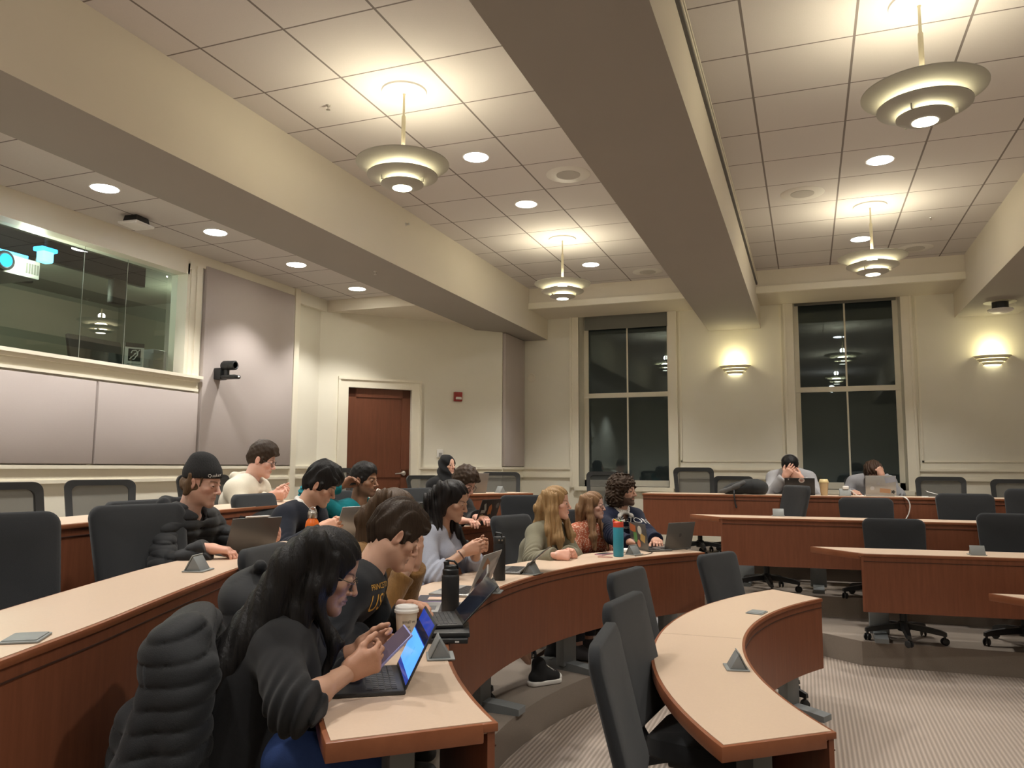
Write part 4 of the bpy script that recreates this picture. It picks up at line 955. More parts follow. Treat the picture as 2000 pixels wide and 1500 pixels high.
def seated(name, label, head, face, pitch, body, hands, F, skin, look=0., roll=0., lean=.22, side=0., fem=False, h=.0032, clothes=None, beard=None, brow=(.04, .025, .018),
           lid=.45, sleeve=(.93, .93), ghost=None, elbows=(None, None), knees=None, ankles=None, pants=(.03, .035, .05), shoes=(.03, .03, .03), nose=1., jaw=1., hs=1., neckhole=.014, cuffpad=.010, lips=(.50, .20, .16), eyecol=(.05, .03, .02), twist=0., seat=.50, shrug=0., arml=1.):
    """a person on a chair. head = centre of the skull; face = heading in degrees of the face; body = heading of the chest; hands = [right, left] as (palm point, finger dir, palm dir, curl)"""
    A = math.radians(body); fw = np.array((math.cos(A), math.sin(A), 0)); rt = np.array((math.sin(A), -math.cos(A), 0)); up = np.array((0, 0, 1.))
    head = np.array(head, float); S = (.94 if fem else 1.)*hs
    RH = rot((0, 0, 1), face-90) @ rot((1, 0, 0), pitch) @ rot((0, 1, 0), roll)
    hw = lambda p: head+RH @ (np.array(p)*S)
    pel = np.array((head[0], head[1], 0))-fw*lean+rt*side; pel[2] = F+seat+.06
    nb = hw((0, -.035, -.125)); nb = nb-up*.055-fw*.012+up*shrug-fw*shrug*.5
    ax = unit(nb-pel); mid = pel+(nb-pel)*.5-fw*.05
    sw = (.150 if fem else .178)*hs; ch = nb-ax*.07
    T2_ = math.radians(twist); rs = rt*math.cos(T2_)+fw*math.sin(T2_)
    sh = [nb-ax*.055+rs*sw-fw*.01, nb-ax*.055-rs*sw-fw*.01]
    L1, L2 = (.27, .235) if fem else (.295, .255)
    L1 *= hs*arml; L2 *= hs*arml
    wr = []; el = []; HR = []
    for i, hd in enumerate(hands):
        pt, fd, pd, cu = hd[:4]; fd = unit(fd); b = -np.array(pd, float); b = unit(b-fd*(b@fd)); xx = np.cross(fd, b)
        if i == 0: M_ = np.stack([xx, fd, b], 1)      # right hand: thumb on -x
        else: M_ = np.stack([xx, fd, b], 1)
        HR.append(M_); w = np.array(pt)-fd*.075*S; wr.append(w)
        o = sh[i]; d = w-o; D = np.linalg.norm(d); l1, l2 = L1, L2
        if D > (l1+l2)*.985: k = D/((l1+l2)*.985); l1 *= k; l2 *= k
        a = (l1*l1-l2*l2+D*D)/(2*D); hh = math.sqrt(max(l1*l1-a*a, 0)); u = d/D
        hint = elbows[i] if elbows[i] is not None else (-up*.75+(rs if i == 0 else -rs)*.55-fw*.25)
        hint = np.array(hint, float); hint = hint-u*(hint@u); el.append(o+u*a+unit(hint)*hh)
    hip = [pel+rt*.085, pel-rt*.085]
    if knees is None: knees = [hip[0]+fw*.40+rt*.03+up*(-.02), hip[1]+fw*.40-rt*.03+up*(-.02)]
    if ankles is None: ankles = [np.array((k[0], k[1], F+.09))+fw*(.04-.06*i) for i, k in enumerate(knees)]
    root = empty('person', (pel[0], pel[1], F), label=label, cat='person'); off = (pel[0], pel[1], F)
    rn = (.047 if fem else .056)*S
    def torso(f, t, low=True, k=.05):
        w_ = .86 if fem else 1.
        for s in (-1, 1):
            if low: f.cone(pel+rt*s*.085, mid+rt*s*.068*w_, .112+t, .10*w_+t, k)
            f.cone(mid+rt*s*.068*w_, ch+rs*s*.085*w_, .098*w_+t, .088*w_+t, k)
            f.cone(nb-ax*.01, sh[0 if s > 0 else 1], .052+t*.7, .056*w_+t, k)
            if fem: f.ell(ch-ax*.09+fw*.075+rs*s*.07, (.062+t, .055+t, .062+t), .05)
        return f
    lo = np.min([pel-.26, nb-.2, sh[0]-.12, sh[1]-.12, el[0]-.1, el[1]-.1, wr[0]-.1, wr[1]-.1], axis=0); hi = np.max([pel+.26, nb+.17, sh[0]+.12, sh[1]+.12, el[0]+.1, el[1]+.1, wr[0]+.1, wr[1]+.1], axis=0)
    # body
    f = Field(np.minimum(lo, np.min([ankles[0]-.1, ankles[1]-.1], axis=0)), np.maximum(hi, np.max([knees[0]+.1, knees[1]+.1], axis=0)), max(h*1.7, .006))
    torso(f, -.022); f.cone(hw((0, -.022, -.055)), nb-ax*.02, rn, rn*1.08, .03)
    for i in (0, 1):
        f.cone(sh[i], el[i], .040*S, .038*S, .02); f.cone(el[i], wr[i], .038*S, .0265*S, .012); f.cone(el[i]+(wr[i]-el[i])*.12, el[i]+(wr[i]-el[i])*.45, .036*S, .036*S, .02)
        f.cone(hip[i], knees[i], .07, .052, .03); f.cone(knees[i], ankles[i], .048, .036, .02)
    bv, bq = f.mesh()
    hv, hq, hc = head_mesh(h, fem, None, lid, skin, brow, beard, lips, nose, jaw, False)
    keep = None
    parts = [(bv, bq), (head+(hv*S) @ RH.T, hq)]; cols = [np.tile(np.array(skin), (len(bv), 1)), hc]
    for i in (0, 1):
        v, q = hand_mesh(max(h*.85, .0026), hands[i][3], hands[i][4] if len(hands[i]) > 4 else .6, 1., fem)
        v = v*S
        if i == 1: v = v*np.array((-1, 1, 1)); q = q[:, ::-1]
        parts.append((wr[i]+v @ HR[i].T, q)); c_ = np.tile(np.array(skin)*np.array((1.04, .94, .90)), (len(v), 1)); cols.append(c_)
    mesh_obj('body', parts, M_skin, root, off, cols)
    # eyes
    for s in (-1, 1):
        e = hw((s*.032, .0775, .004)); g = rot((0, 0, 1), face-90+look) @ rot((1, 0, 0), pitch)
        m = MB(); pr = [(.0125*math.sin(a), .0125*math.cos(a)) for a in np.linspace(0, PI, 15)]; m.lathe(pr, 16)
        mats = [2]*0; v = [tuple(e-np.array(off)+S*(g @ np.array((x, z, -y)))) for x, y, z in m.v]
        o = from_vf('eye', v, m.f, [mat('eye_white', (.62, .58, .54), .2), mat('iris_%s' % name, eyecol, .15), mat('pupil', (.005, .005, .005), .1)], root, smooth=True)
        for p in o.data.polygons: p.material_index = 2 if p.index < 16*2 else (1 if p.index < 16*4 else 0)
    G = dict(root=root, off=off, head=head, RH=RH, S=S, hw=hw, nb=nb, ax=ax, sh=sh, el=el, wr=wr, pel=pel, mid=mid, ch=ch, fw=fw, rt=rt, rs=rs, up=up, torso=torso, lo=lo, hi=hi, h=h, hip=hip, knees=knees, ankles=ankles, rn=rn, HR=HR, F=F)
    # trousers and shoes
    f = Field(np.min([pel-.2, knees[0]-.12, knees[1]-.12, ankles[0]-.08, ankles[1]-.08], axis=0), np.max([pel+.2, knees[0]+.12, knees[1]+.12], axis=0), max(h*2, .007))
    f.cone(pel+rt*.07, pel-rt*.07, .118, .118, .03)
    for i in (0, 1): f.cone(hip[i], knees[i], .088, .068, .03); f.cone(knees[i], ankles[i]+up*.03, .066, .052, .02, cut=.97)
    f.disp(lambda X, Y, Z: .005*ripple(X, Y, Z, 40)); v, q = f.mesh(); mesh_obj('trousers', [(v, q)], mat('trousers_%s' % name, pants, .9, bump=.3, bscale=700, noise=.15, nscale=60), root, off)
    if shoes is not None:
        for i in (0, 1):
            f = Field(ankles[i]+(-.16, -.16, -.10), ankles[i]+(.22, .22, .1), .006) if False else Field(ankles[i]-.26, ankles[i]+.26, .007)
            a0 = np.array((ankles[i][0], ankles[i][1], F)); f.cone(a0+up*.05-fw*.035, a0+up*.045+fw*.14, .042, .038, .02); f.cone(ankles[i]-up*.01, a0+up*.05+fw*.03, .045, .045, .03); f.plane((0, 0, -1), a0+up*.006, .004)
            v, q = f.mesh(); mesh_obj('shoe', [(v, q)], mat('shoe_%s' % name, shoes, .6), root, off)
    return G
M_skin = attr_mat('skin', .48, .12, .4, bump=.12, bscale=420, noise=.05)
def garment(G, name, m, t=.012, cut=(.93, .93), pad=.012, hole=.014, wr=.006, freq=34, puff=None, low=True, extra=None, open_=None, cols=None, arms=True, hk=1., seedw=0, cutbelow=None):
    f = Field(G['lo']-.05, G['hi']+.05, max(G['h']*1.5, .0048))
    G['torso'](f, t, low)
    if puff: # quilting by height rings
        pass
    for i in (0, 1):
        if not arms: break
        f.cone(G['sh'][i], G['el'][i], .050*G['S']+pad, .044*G['S']+pad, .035, puff=puff); f.cone(G['el'][i], G['wr'][i], .043*G['S']+pad, .032*G['S']+pad, .022, cut=cut[i], puff=puff)
        if cut[i] < .999:
            c = G['el'][i]+(G['wr'][i]-G['el'][i])*(cut[i]-.05); e = G['el'][i]+(G['wr'][i]-G['el'][i])*(cut[i]+.0); f.cone(c, e, .036*G['S']+pad*1.15, .034*G['S']+pad*1.15, .004, cut=1.0)
    if extra: extra(f)
    if hole: f.cone(G['nb']-G['ax']*.035+G['fw']*.012, G['hw']((0, -.01, -.03)), G['rn']+hole, G['rn']+hole, .012, 's')
    if cutbelow is not None: f.plane((0, 0, -1), (0, 0, cutbelow), .01)
    if puff:
        pel = G['pel']; a_ = G['ax']
        f.disp(lambda X, Y, Z: .006-.011*np.sqrt(np.abs(np.sin(((X-pel[0])*a_[0]+(Y-pel[1])*a_[1]+(Z-pel[2])*a_[2])*PI/puff[0])))+.004*ripple(X, Y, Z, 45))
    else:
        el = G['el']
        def fn(X, Y, Z):
            o = wr*ripple(X, Y, Z, freq, 7, seedw)
            for i in (0, 1):
                d = np.sqrt((X-el[i][0])**2+(Y-el[i][1])**2+(Z-el[i][2])**2); u = unit(G['wr'][i]-G['sh'][i]); s_ = X*u[0]+Y*u[1]+Z*u[2]
                o = o+np.exp(-(d/.09)**2)*wr*1.1*np.sin(s_*190+3*ripple(X, Y, Z, 25, 5))
            return o
        f.disp(fn)
    v, q = f.mesh()
    return mesh_obj(name, [(v, q)], m, G['root'], G['off'], [cols(v)] if cols else None)
def cloth(name, col, bump=.35, bscale=900, rough=.92, sheen=.1, noise=.12, nscale=200, stretch=None):
    return mat(name, col, rough, spec=.15, bump=bump, bscale=bscale, noise=noise, nscale=nscale, sheen=sheen, stretch=stretch)
def hair_mat(name, col, rough=.5): return mat(name, col, rough, spec=.22, bump=.9, bscale=170, noise=.45, nscale=170, stretch=(1, 1, .035))
def head_field(G, build, name, m, h=None, lo=(-.14, -.16, -.20), hi=(.14, .16, .17), strand=None):
    f = Field(lo, hi, h or max(G['h'], .003)); build(f)
    if strand: f.disp(strand)
    v, q = f.mesh(); return mesh_obj(name, [(G['head']+(v*G['S']) @ G['RH'].T, q)], m, G['root'], G['off'])
def short_hair(G, m, top=.012, side=.004, fringe=0., nape=-.045, curl=0., part=0., name='hair', fr_side=0.):
    def b(f):
        f.ell((0, -.012, .040), (.0785+side, .101+side, .090+top), .01)
        f.ell((0, .012, .085), (.066+side, .080+fringe*.4, .040+top), .03)
        f.cone((0, -.085, .0), (0, -.062, nape), .030, .022, .03)
        f.ell((0, .130, -.012), (.12, .086, .095), .008, 's'); f.ell((0, .03, -.085), (.10, .095, .073), .008, 's')
        for s in (-1, 1): f.ell((s*.086, -.004, -.004), (.022, .023, .034), .006, 's')
        f.plane((0, .35, -1), (0, -.04, nape), .01)
        for s in (-1, 1): f.cone((s*.077, .020, .02), (s*.0745, .022, -.012), .008, .005, .01)
        if fringe:
            for k in range(5): x = -.048+.024*k+fr_side; f.cone((x*.7, .060, .108), (x+part, .092, .088-fringe*.55-.008*(k % 2)), .016, .008, .015)
    st = (lambda X, Y, Z: curl*ripple(X, Y, Z, 150, 9)-curl*.55) if curl else (lambda X, Y, Z: .0045*np.sin(230*X+40*Y+8*ripple(X, Y, Z, 38))+.0065*ripple(X, Y, Z, 85)-.0055)
    return head_field(G, b, name, m, strand=st)
def long_hair(G, m, locks, r=.03, cap=.006, cut=True, name='hair', wave=.004, hairline=.012, world_locks=True, h=None, facehole=True):
    """cap over the skull plus locks: lists of world points with radii"""
    V = []
    def b(f):
        f.ell((0, -.012, .040), (.080+cap, .099+cap, .091+cap), .01)
        f.cone((0, -.07, 0), (0, -.06, -.08), .062, .055, .03)
        for s in (-1, 1): f.cone((s*.070, -.01, .02), (s*.070, -.02, -.09), .026, .028, .02)
        f.ell((0, .132, -.018+hairline), (.115, .086, .110), .006, 's'); f.ell((0, .06, -.09), (.062, .07, .09), .006, 's')
    f = Field((-.15, -.17, -.20), (.15, .16, .17), h or max(G['h'], .003)); b(f); f.disp(lambda X, Y, Z: .0035*np.sin(150*X+25*np.abs(Y)+6*ripple(X, Y, Z, 35))); v, q = f.mesh()
    parts = [(G['head']+(v*G['S']) @ G['RH'].T, q)]
    P = np.array([p for L in locks for p, _ in L])
    f = Field(P.min(0)-.09, P.max(0)+.09, max(h or G['h'], .0042))
    for L in locks:
        for (p, r1), (q_, r2) in zip(L[:-1], L[1:]): f.cone(p, q_, r1, r2, .03)
    f.disp(lambda X, Y, Z: wave*np.sin(170*(X*.8+Y*.6)+30*(X*.6-Y*.8)+5*ripple(X, Y, Z, 30))+wave*ripple(X, Y, Z, 60))
    if facehole:
        # keep the face free of locks
        Hd = G['head']; RH = G['RH']; X, Y, Z = f.grid((slice(None),)*3); X = X-Hd[0]; Y = Y-Hd[1]; Z = Z-Hd[2]
        lx, ly, lz = ((RH[0, i]*X+RH[1, i]*Y+RH[2, i]*Z)/G['S'] for i in range(3))
        d = (np.sqrt((lx/.095)**2+((ly-.132)/.090)**2+((lz+.012)/.118)**2)-1)*.06; f.put((slice(None),)*3, d.astype(np.float32), .01, 's')
    v, q = f.mesh(); parts.append((v, q))
    return mesh_obj(name, parts, m, G['root'], G['off'])
def glasses(G, col=(.02, .02, .02), r=.0235, thin=.0014, square=False, name='glasses'):
    hw = G['hw']; off = np.array(G['off']); m = MB()
    for s in (-1, 1):
        pts = []
        for k in range(25):
            a = 2*PI*k/24; c, d = math.cos(a), math.sin(a)
            if square: c = math.copysign(abs(c)**.5, c); d = math.copysign(abs(d)**.5, d)*.8
            pts.append(tuple(hw((s*.033+r*c, .104-.010*abs(c*s*.6+.4*s*c), -.002+r*d*.9))-off))
        m.tube(pts, thin, 6, caps=False)
        m.tube([tuple(hw(p)-off) for p in ((s*.055, .097, .004), (s*.074, .078, .006), (s*.079, .0, .006), (s*.079, -.02, -.008))], thin, 6)
    m.tube([tuple(hw(p)-off) for p in ((-.011, .106, .004), (0, .109, .007), (.011, .106, .004))], thin, 6)
    return m.build(name, mat('glasses_%02d%02d' % (int(col[0]*99), int(col[2]*99)), col, .3), G['root'], smooth=True)
def on_surface(o, origin, xdir, updir, ndir, vf, m, name, parent, lift=.002, sub=1):
    """lay a flat outline (x, y) onto the surface of object o, seen along -ndir from origin"""
    from mathutils.bvhtree import BVHTree
    me = o.data; V_ = [v.co for v in me.vertices]; bv = BVHTree.FromPolygons(V_, [tuple(p.vertices) for p in me.polygons])
    v, f = vf; bm = bmesh.new(); vs = [bm.verts.new((p[0], p[1], 0)) for p in v]
    for q in f:
        try: bm.faces.new([vs[i] for i in q])
        except ValueError: pass
    bmesh.ops.triangulate(bm, faces=bm.faces); 
    for _ in range(sub): bmesh.ops.subdivide_edges(bm, edges=[e for e in bm.edges if e.calc_length() > .012], cuts=1)
    bmesh.ops.triangulate(bm, faces=bm.faces); bm.verts.index_update()
    off = np.array([parent.location[i] for i in range(3)]); O = np.array(origin)-off; xd, ud, nd = unit(xdir), unit(updir), unit(ndir); out = []
    for p in bm.verts:
        w = O+xd*p.co.x+ud*p.co.y; hit = bv.ray_cast(Vector(w+nd*.25), Vector(-nd), .6)
        out.append(np.array(hit[0])+nd*lift if hit[0] is not None else w)
    fs = [[x.index for x in q.verts] for q in bm.faces]; bm.free()
    return from_vf(name, out, fs, m, parent)
# ================================================================== PEOPLE
def toward(p, q): return unit(np.array(q)-np.array(p))
def rad(p): return math.degrees(math.atan2(c2[1]-p[1], c2[0]-p[0]))
def dirw(deg, z=0.): a = math.radians(deg); return np.array((math.cos(a), math.sin(a), z))
DN_ = np.array((0, 0, -1.))
FAST = False
# --- 1 woman with long black hair, foreground -------------------------------------------------
def p_long_hair():
    hd = atd(636, 1116, 2.42); rh = atd(728, 1292, 2.22); lh = atd(748, 1254, 2.36)
    G = seated('long_hair', 'woman with very long black hair and glasses in black sweater, looking at her phone', hd, 33, -24, 33,
               [(rh, dirw(40, .35), dirw(125, .35), 'hold', .5), (lh, dirw(25, .3), dirw(-80, -.1), 'hold', .5)], F2, (.42, .245, .165), lean=.25, side=.02, fem=True, h=.0026,
               pants=(.018, .045, .16), brow=(.015, .01, .01), elbows=(dirw(-57)*.9+dirw(33)*.25-np.array((0, 0, .35)), np.array((.1, .5, -.8))), lid=.35, arml=.96, lips=(.33, .14, .12), nose=1.25, hs=1.02)
    garment(G, 'sweater', cloth('black_sweater', (.013, .013, .014)), t=.022, cut=(.32, .36), pad=.020, wr=.009, freq=26, seedw=2)
    hw = G['hw']; B = G['fw']; U = G['up']; Rr = G['rt']; Hd = G['head']
    L = []
    for s, k in ((-.075, 0), (-.025, .015), (.03, .02), (.078, .0)):
        L.append([(hw((s, -.075, .07)), .045), (hw((s, -.11, -.02)), .05), (Hd-B*(.20+k)+Rr*s*1.25-U*.17, .055), (Hd-B*(.325+k)+Rr*s*1.5-U*.33, .055), (Hd-B*(.40+k)+Rr*s*1.6-U*.50, .045), (Hd-B*(.42+k)+Rr*s*1.6-U*.62, .018)])
    L.append([(hw((.066, .020, .06)), .020), (hw((.082, .022, -.02)), .020), (hw((.080, .020, -.10)), .020), (Hd+B*.035+Rr*.085-U*.20, .018), (Hd+B*.0+Rr*.09-U*.31, .010)])
    L.append([(hw((.076, -.02, .05)), .030), (hw((.088, -.02, -.05)), .032), (hw((.085, -.03, -.14)), .036), (Hd-B*.08+Rr*.12-U*.25, .035), (Hd-B*.14+Rr*.12-U*.42, .02)])
    L.append([(hw((-.066, .02, .06)), .020), (hw((-.08, .02, -.06)), .022), (hw((-.08, .02, -.16)), .022), (Hd+B*.02-Rr*.09-U*.3, .012)])
    long_hair(G, hair_mat('black_hair', (.009, .008, .008), .5), L, cap=.010, wave=.003)
    glasses(G, (.05, .04, .025), r=.024, square=True)
    w = G['wr'][1]; e = G['el'][1]; d = unit(w-e)
    a = w-d*.035
    MB().tube([tuple(a-np.array(G['off'])-d*.009), tuple(a-np.array(G['off'])+d*.009)], .033, 20).build('wristband', M_black, G['root'], smooth=True, angle=40)
    # phone, held between the hands
    c = atd(764, 1264, 2.27); t = empty('smartphone', c, label='blue edged smartphone held in the hands of the long-haired woman', cat='phone')
    R = Matrix.Rotation(math.radians(33-90), 3, 'Z') @ Matrix.Rotation(math.radians(44), 3, 'X') @ Matrix.Rotation(math.radians(24), 3, 'Y')
    MB().box((-.033, -.068, -.0045), (.033, .068, .0035), R).build('case', mat('phone_case_blue', (.28, .30, .62), .3), t, bevel=.003)
    MB().box((-.030, -.064, .0035), (.030, .064, .0042), R).build('screen', mat('phone_screen', (.06, .045, .06), .08, emit=(.35, .25, .33), estr=.10), t)
    return G
# --- 2 man in black printed sweatshirt ----------------------------------------------------------
def p_sweatshirt():
    hd = atd(771, 1046, 3.06); rh = atd(745, 1245, 2.85); lh = atd(829, 1194, 3.0)
    G = seated('sweatshirt', 'dark-haired man in black sweatshirt with gold letters, head bent low over the desk', hd, 46, -30, 24,
               [(rh, dirw(40, -.1), DN_, 'soft', .5), (lh, dirw(-5, -.1), dirw(-100, -.6), 'soft', .6)], F2, (.60, .36, .255), lean=.46, side=-.10, hs=.97, arml=1.05, shoes=(.42, .35, .25), h=.0026, brow=(.03, .018, .012), lid=.25, nose=1.15,
               elbows=(np.array((.2, -.5, -.8)), None), pants=(.02, .022, .026))
    o = garment(G, 'sweatshirt', cloth('black_sweatshirt', (.014, .015, .017)), t=.020, cut=(.96, .90), pad=.018, wr=.008, freq=24, seedw=4, hole=.018)
    short_hair(G, hair_mat('dark_brown_hair', (.035, .022, .014)), top=.016, side=.0, fringe=.015, nape=-.05)
    fw = G['fw']; n = unit(fw*.85+G['rt']*.5+U3*.1); xd = unit(np.cross(U3, n)); ud = np.cross(n, xd); ctr = G['ch']-G['ax']*.03+G['rt']*.05
    on_surface(o, ctr-ud*.03, xd, ud, n, text_mesh('USG', .085), mat('gold_print', (.62, .33, .05), .7), 'printed_letters', G['root'], lift=.003)
    on_surface(o, ctr+ud*.03, xd, ud, n, text_mesh('PRINCETON', .03), mat('gold_print', (.62, .33, .05), .7), 'printed_small_letters', G['root'], lift=.003)
    return G
U3 = np.array((0, 0, 1.))
# --- 3 woman in mustard jacket ------------------------------------------------------------------
def p_mustard():
    hd = atd(768, 1012, 3.72); rh = atd(801, 1084, 3.56); lh = atd(818, 1072, 3.66)
    G = seated('mustard', 'brown-haired woman in mustard corduroy jacket hiding her face in both hands', hd, 8, -30, 12,
               [(rh, U3*.9+dirw(30)*.25, dirw(150, .2), 'face', .9), (lh, U3*.9+dirw(10)*.2, dirw(190, .2), 'face', .9)], F2, (.60, .38, .28), lean=.36, hs=1.05, fem=True, h=.0034, pants=(.02, .02, .025),
               elbows=(dirw(-20)*.4-U3, dirw(10)*.4-U3))
    garment(G, 'corduroy_jacket', mat('mustard_corduroy', (.23, .115, .028), .85, bump=.8, bscale=160, noise=.2, nscale=90, stretch=(1, 1, .25), sheen=.2), t=.02, cut=(.94, .94), pad=.018, wr=.007, freq=36, seedw=1)
    hw = G['hw']; B = G['fw']; Rr = G['rt']; Hd = G['head']
    L = [[(hw((s, -.07, .07)), .045), (hw((s, -.10, -.05)), .048), (Hd-B*.13+Rr*s-U3*.22, .045), (Hd-B*.15+Rr*s-U3*.38, .02)] for s in (-.06, 0, .06)]
    L.append([(hw((.072, .02, .05)), .022), (hw((.082, .02, -.06)), .024), (hw((.075, .0, -.16)), .02)])
    long_hair(G, hair_mat('brown_hair', (.075, .045, .026)), L, cap=.010)
    return G
# --- 4 woman in light blue sweater --------------------------------------------------------------
def p_blue():
    hd = atd(884, 978, 4.85); rh = atd(930, 1070, 4.62); lh = atd(948, 1066, 4.80)
    G = seated('blue', 'black-haired woman in light blue sweater looking down at her fingers', hd, 2, -20, -2,
               [(rh, dirw(20, .35), dirw(100, -.1), 'soft', .4), (lh, dirw(-30, .2), dirw(-110, .2), 'soft', .5)], F2, (.50, .305, .215), lean=.10, fem=True, h=.0034, brow=(.02, .012, .01), lid=.3,
               pants=(.02, .02, .022), elbows=(np.array((.1, -.5, -.8)), None), lips=(.42, .17, .14), shoes=None,
               ankles=[np.array((*atz(1052, 1338, F2)[:2], F2+.10)), np.array((*atz(1080, 1290, F2)[:2], F2+.10))])
    garment(G, 'sweater', cloth('light_blue_knit', (.39, .415, .50), bump=.6, bscale=420), t=.010, cut=(.50, .55), pad=.014, wr=.006, freq=40, seedw=3, hole=.030)
    hw = G['hw']; B = G['fw']; Rr = G['rt']; Hd = G['head']
    L = [[(hw((s, -.075, .06)), .048), (hw((s, -.115, -.04)), .052), (Hd-B*.12+Rr*s*1.2-U3*.20, .05), (Hd-B*.10+Rr*s*1.3-U3*.32, .025)] for s in (-.06, 0, .06)]
    L.append([(hw((-.072, .0, .05)), .02), (hw((-.085, .0, -.06)), .024), (hw((-.08, .03, -.16)), .03), (Hd+B*.08-Rr*.07-U3*.30, .02)])
    L.append([(hw((.072, -.015, .06)), .03), (hw((.083, -.045, -.05)), .034), (Hd-B*.06+Rr*.11-U3*.19, .038), (Hd-B*.03+Rr*.12-U3*.30, .02)])
    long_hair(G, hair_mat('black_wavy_hair', (.012, .010, .010)), L, cap=.006, wave=.006)
    p = hw((.081, -.012, -.045))-np.array(G['off']); MB().lathe([(0, -.012), (.006, -.006), (.006, .004), (0, .010)], 10, T=tuple(p)).build('earring', mat('gold_metal', (.7, .5, .2), .25, metal=1.), G['root'], smooth=True)
    w = G['wr'][0]; d = unit(w-G['el'][0]); a = w-d*.03-np.array(G['off'])
    MB().tube([tuple(a-d*.004), tuple(a+d*.004)], .0285, 18).build('bracelet', mat('bracelet_brown', (.10, .04, .03), .5), G['root'], smooth=True, angle=40)
    return G
# --- 5 blonde woman in olive jacket ---------------------------------------------------------------
def p_olive():
    hd = atd(1087, 983, 6.05); rh = atz(1107, 1085, T2+.035); lh = atz(1121, 1081, T2+.035)
    G = seated('olive', 'long-haired blonde woman in olive jacket resting folded hands on the desk', hd, 6, -3, -18,
               [(rh, dirw(15), dirw(100, -.6), 'fist', .5), (lh, dirw(-40), dirw(-140, -.6), 'fist', .5)], F2, (.66, .395, .31), lean=.17, fem=True, h=.0034, brow=(.22, .13, .07), lid=.8, lips=(.52, .22, .19), hs=1.04, shoes=(.10, .10, .11),
               pants=(.03, .035, .05), elbows=(np.array((-.3, -.5, -.7)), np.array((.2, .6, -.5))), eyecol=(.10, .13, .14))
    garment(G, 'jacket', cloth('olive_cotton', (.205, .19, .135), bump=.3, bscale=600), t=.024, cut=(.93, .93), pad=.020, wr=.009, freq=30, seedw=6, hole=.024)
    hw = G['hw']; B = G['fw']; Rr = G['rt']; Hd = G['head']
    L = [[(hw((s, -.075, .06)), .048), (hw((s, -.11, -.04)), .052), (Hd-B*.10+Rr*s*1.3-U3*.18, .05), (Hd-B*.09+Rr*s*1.4-U3*.33, .03)] for s in (-.06, 0, .06)]
    L.append([(hw((.070, .0, .06)), .022), (hw((.083, .0, -.04)), .026), (hw((.082, .02, -.13)), .034), (Hd+B*.08+Rr*.085-U3*.26, .036), (Hd+B*.10+Rr*.08-U3*.37, .018)])
    L.append([(hw((.078, -.02, .05)), .032), (hw((.09, -.02, -.06)), .036), (Hd+B*.01+Rr*.12-U3*.2, .038), (Hd+B*.03+Rr*.13-U3*.34, .02)])
    L.append([(hw((-.070, .02, .06)), .022), (hw((-.08, .03, -.06)), .028), (Hd+B*.08-Rr*.08-U3*.24, .03), (Hd+B*.1-Rr*.07-U3*.34, .015)])
    nb = G['nb']; a = G['ax']; f = Field(nb-.2, nb+.2, .005)
    for s in (-1, 1): f.cone(nb+B*.085-a*.07+Rr*s*.03, nb+Rr*s*.085+a*.02, .016, .020, .02); f.cone(nb+Rr*s*.085+a*.02, nb-B*.08+a*.035, .020, .020, .02); f.cone(nb+B*.085-a*.07+Rr*s*.03, nb+B*.105-a*.16+Rr*s*.035, .016, .014, .02)
    v, q = f.mesh(); mesh_obj('jacket_collar', [(v, q)], cloth('olive_cotton', (.205, .19, .135)), G['root'], G['off'])
    for k in range(3): MB().lathe([(0, .004), (.007, .004), (.009, 0), (.009, -.01)], 12, R=Vector((0, 0, 1)).rotation_difference(Vector(B)).to_matrix(), T=tuple(nb+B*(.128+.004*k)-a*(.17+.07*k)+Rr*.02-np.array(G['off']))).build('button', mat('metal_button', (.3, .28, .24), .35, metal=.8), G['root'], smooth=True, angle=40)
    long_hair(G, hair_mat('blonde_hair', (.30, .185, .085)), L, cap=.008)
    return G
# --- 6 woman with glasses, rust floral blouse -------------------------------------------------------
def p_floral():
    hd = atd(1159, 988, 6.75)
    G = seated('floral', 'woman with light brown hair and round glasses in rust floral blouse', hd, -2, -2, -28,
               [(hd+dirw(-28)*.25+U3*-.52+dirw(-118)*.12, dirw(-20), DN_, 'soft'), (hd+dirw(-28)*.25+U3*-.52+dirw(62)*.10, dirw(-50), DN_, 'soft')], F2, (.68, .42, .34), lean=.14, fem=True, h=.0036, brow=(.12, .075, .045), lid=.8, lips=(.55, .24, .20), hs=.96)
    garment(G, 'blouse', M_floral, t=.012, cut=(.96, .96), pad=.022, wr=.007, freq=34, seedw=5)
    hw = G['hw']; B = G['fw']; Rr = G['rt']; Hd = G['head']
    L = [[(hw((s, -.075, .06)), .045), (hw((s, -.105, -.04)), .048), (Hd-B*.09+Rr*s*1.2-U3*.18, .045), (Hd-B*.08+Rr*s*1.3-U3*.30, .025)] for s in (-.06, 0, .06)]
    for s in (1, -1): L.append([(hw((s*.070, .0, .06)), .022), (hw((s*.083, -.005, -.04)), .025), (hw((s*.082, .01, -.12)), .03), (Hd+B*.07+Rr*s*.085-U3*.25, .03), (Hd+B*.09+Rr*s*.08-U3*.36, .014)])
    long_hair(G, hair_mat('light_brown_hair', (.22, .125, .065)), L, cap=.008)
    glasses(G, (.12, .08, .07), r=.026, thin=.0018)
    return G
